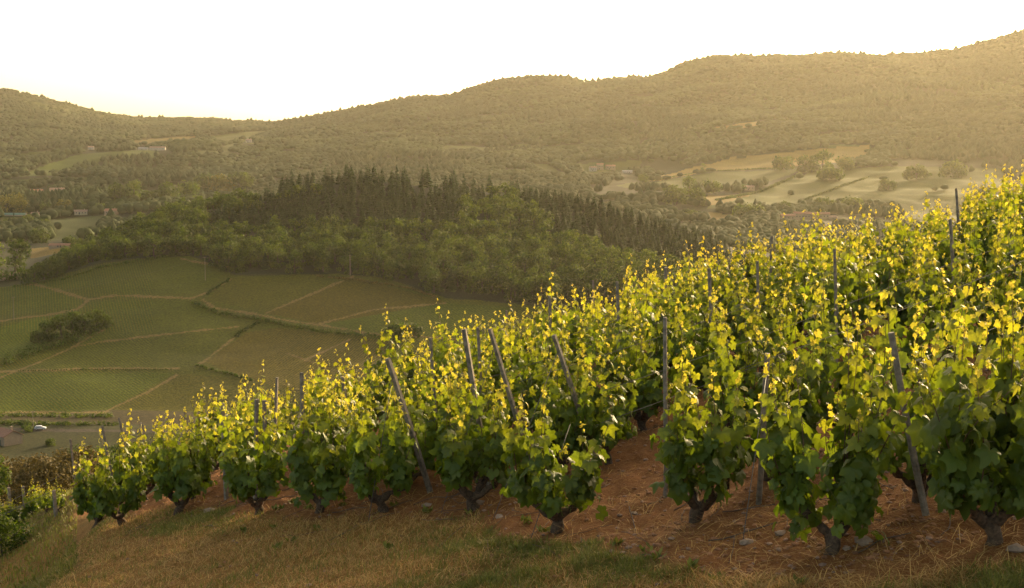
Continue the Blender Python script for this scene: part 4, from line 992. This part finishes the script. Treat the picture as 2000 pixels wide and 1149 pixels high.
house(218, 420, 1100, 2200, 14, 9, 5, -.1, M_wallt, M_roof, 'red roofed house right of the cream one in the left valley')
house(69, 422, 1100, 2200, 9, 7, 2.8, .2, M_wallt, M_roofb, 'small tan house right of the green roofed tunnel', nwin=2)
house(128, 483, 900, 1700, 26, 6, 1.6, 0, M_wallt, M_roof, 'long low red roofed shed behind the tan plot at the left', False, 'barn', 'barn', nwin=2)
house(30, 545, 700, 1500, 22, 7, 2.5, 0, M_wallt, M_roofb, 'low brown roofed shed at the left edge behind dark trees', False, 'barn', 'barn', nwin=2)
house(112, 376, 1300, 3000, 22, 9, 5, .1, M_wallt, M_roofb, 'pale long house half hidden in trees in the left valley')
house(72, 377, 1300, 3000, 18, 9, 3.5, .3, M_wallt, M_roof, 'pinkish roofed house half hidden in trees, left of the long one')
house(308, 294, 1800, 4200, 34, 10, 6, 0, M_wallw, M_roofb, 'long grey hamlet building in the distant left fields', nwin=5)
house(280, 293, 1800, 4200, 20, 9, 3, 0, M_wallw, M_grey, 'white roofed shed at the left of the distant hamlet', False, 'barn', 'barn')
house(178, 292, 1800, 4200, 14, 8, 6, .2, M_wallw, M_roofb, 'white house high in the distant fields at the left')
house(486, 278, 1800, 4200, 14, 8, 6, .1, M_wallw, M_roofb, 'white house among distant woods, left of centre')
house(14, 866, 380, 520, 9.5, 7, 3.4, -.75, M_wallt, M_roof, 'tan roadside house with a red brown roof at the left edge', nwin=1)
# greenhouse tunnel
x, y, z = hit(30, 421, 1100, 2200); t = thing('greenhouse', 'long low tunnel with pale green roof in the left valley', 'greenhouse', (x, y, z), None, .05)
b = MB(); a = np.linspace(0, math.pi, 9); pr = np.stack([0 * a, 3.4 * np.cos(a), 2.6 * np.sin(a) + .6], 1)
V = np.concatenate([pr + [-13, 0, 0], pr + [13, 0, 0]]); b.add(V, np.array([[i, i + 1, i + 10, i + 9] for i in range(8)])); link('cover', b.mesh('cover', [M_roofg]), t)
b = MB(); b.box((0, -3.4, .3), (26, .1, .9)); b.box((0, 3.4, .3), (26, .1, .9)); b.add(np.vstack([pr + [-13, 0, 0]]), np.array([list(range(9))])); b.add(np.vstack([pr + [13, 0, 0]]), np.array([list(range(9))])); link('end_wall', b.mesh('end_wall', [M_wallw]), t)
# ------------------------------------------------------------------ poles, car
def pole(u, v, vt, y0, y1, label, wd=.13):
    x, y, z = hit(u, v, y0, y1); h = ray(u, vt)[1] * y - z; h = max(h, 5)
    t = thing('utility_pole', label, 'utility pole', (x, y, z)); b = MB()
    b.tube([(0, 0, -.5), (0, 0, h)], [wd * 1.3, wd * .8], 7); link('shaft', b.mesh('shaft', [M_post]), t)
    b = MB(); b.box((0, 0, h - .35), (1.5, .1, .12)); link('crossarm', b.mesh('crossarm', [M_post]), t)
    for s in (-.6, 0, .6):
        b = MB(); b.tube([(s, 0, h - .29), (s, 0, h - .1)], [.06, .04], 6); link('insulator', b.mesh('insulator', [M_wallw]), t)
    return Vector((x, y, z + h - .1))
pa = pole(684, 538, 498, 600, 900, 'tall pale pole at the edge of the wood above the vineyard plots', .2)
pb_ = pole(401, 548, 502, 600, 900, 'thin pole in the upper left vineyard plot')
pc = pole(27, 624, 580, 500, 900, 'thin pole in the plot at the left edge')
pd = pole(65, 838, 803, 480, 540, 'roadside pole beside the parked car')
pe = Vector((pa.x + 60, pa.y - 10, pa.z - 9))
for p, q, lb in ((pc, pb_, 'power line across the upper left plots'), (pb_, pa, 'power line along the foot of the knoll wood'), ):
    k = np.linspace(0, 1, 16); P = [tuple(p.lerp(q, float(t)) - Vector((0, 0, 3.0 * 4 * t * (1 - t)))) for t in k]
    bb = MB(); bb.tube(P, .03, 4); link('power_line', bb.mesh('power_line', [M_wire], True), label=lb, category='power line')
def car(u, v, y0, y1):
    x, y, z = hit(u, v, y0, y1); t = thing('parked_car', 'silver white hatchback parked on the valley road beside the pole', 'car', (x, y, z + .02), None, .12)
    m, tt, p, o = newmat('silver paint'); p.inputs['Base Color'].default_value = (.62, .64, .64, 1); p.inputs['Roughness'].default_value = .3; p.inputs['Metallic'].default_value = .2
    gl = simple('car glass', (.03, .035, .04), .1, .1, 2); tyre = simple('tyre', (.02, .02, .02), .8, .1, 4)
    b = MB(); prof = [(-2.1, .35), (-2.12, .75), (-1.9, .95), (-1.65, 1.38), (-.2, 1.45), (.45, 1.38), (1.05, .98), (1.85, .85), (2.08, .68), (2.1, .35)]
    n = len(prof); V = [(a, -.85 if c < 1 else -.68, c) for a, c in prof] + [(a, .85 if c < 1 else .68, c) for a, c in prof]
    b.add(V, [np.array([[i, i + 1, n + i + 1, n + i] for i in range(n - 1)] + [[n - 1, 0, n, 2 * n - 1]]), np.array([list(range(n - 1, -1, -1)), list(range(n, 2 * n))])]); link('body', b.mesh('body', [m]), t)
    b = MB()
    for s in (-1, 1): b.add([(-1.6, s * .86, .98), (.95, s * .86, .98), (.42, s * .72, 1.33), (-1.5, s * .72, 1.33)], np.array([[0, 1, 2, 3]]))
    b.add([(1.08, -.62, 1.0), (1.08, .62, 1.0), (.5, .6, 1.37), (.5, -.6, 1.37)], np.array([[0, 1, 2, 3]])); link('glass', b.mesh('glass', [gl]), t)
    for sx in (-1.3, 1.32):
        for s in (-1, 1):
            b = MB(); b.tube([(sx, s * .7, .32), (sx, s * .9, .32)], .32, 14); wh = link('wheel', b.mesh('wheel', [tyre]), t)
            b = MB(); b.tube([(sx, s * .88, .32), (sx, s * .915, .32)], .19, 10); link('rim', b.mesh('rim', [m]), wh)
    for s in (-.6, .6): b = MB(); b.box((2.08, s, .7), (.08, .35, .16)); link('headlight', b.mesh('headlight', [M_wallw]), t)
    b = MB(); b.box((-2.12, 0, .55), (.1, 1.6, .18)); link('bumper', b.mesh('bumper', [tyre]), t)
car(79, 839, 480, 540)

# ------------------------------------------------------------------ haze
hm = bpy.data.materials.new('haze'); hm.use_nodes = True; t = hm.node_tree; t.nodes.clear()
o = N(t, 'ShaderNodeOutputMaterial'); vp = N(t, 'ShaderNodeVolumePrincipled'); vp.inputs['Color'].default_value = (.95, .88, .70, 1)
vp.inputs['Density'].default_value = 2.7e-5; vp.inputs['Anisotropy'].default_value = .52; t.links.new(vp.outputs[0], o.inputs['Volume'])
b = MB(); zt = float(ZT.max()) + 45; zb = float(ZT.min()) - 1
b.box((0, 2800, (zt + zb) / 2), (7400, 5640, zt - zb)); link('haze', b.mesh('haze', [hm]), kind='stuff')
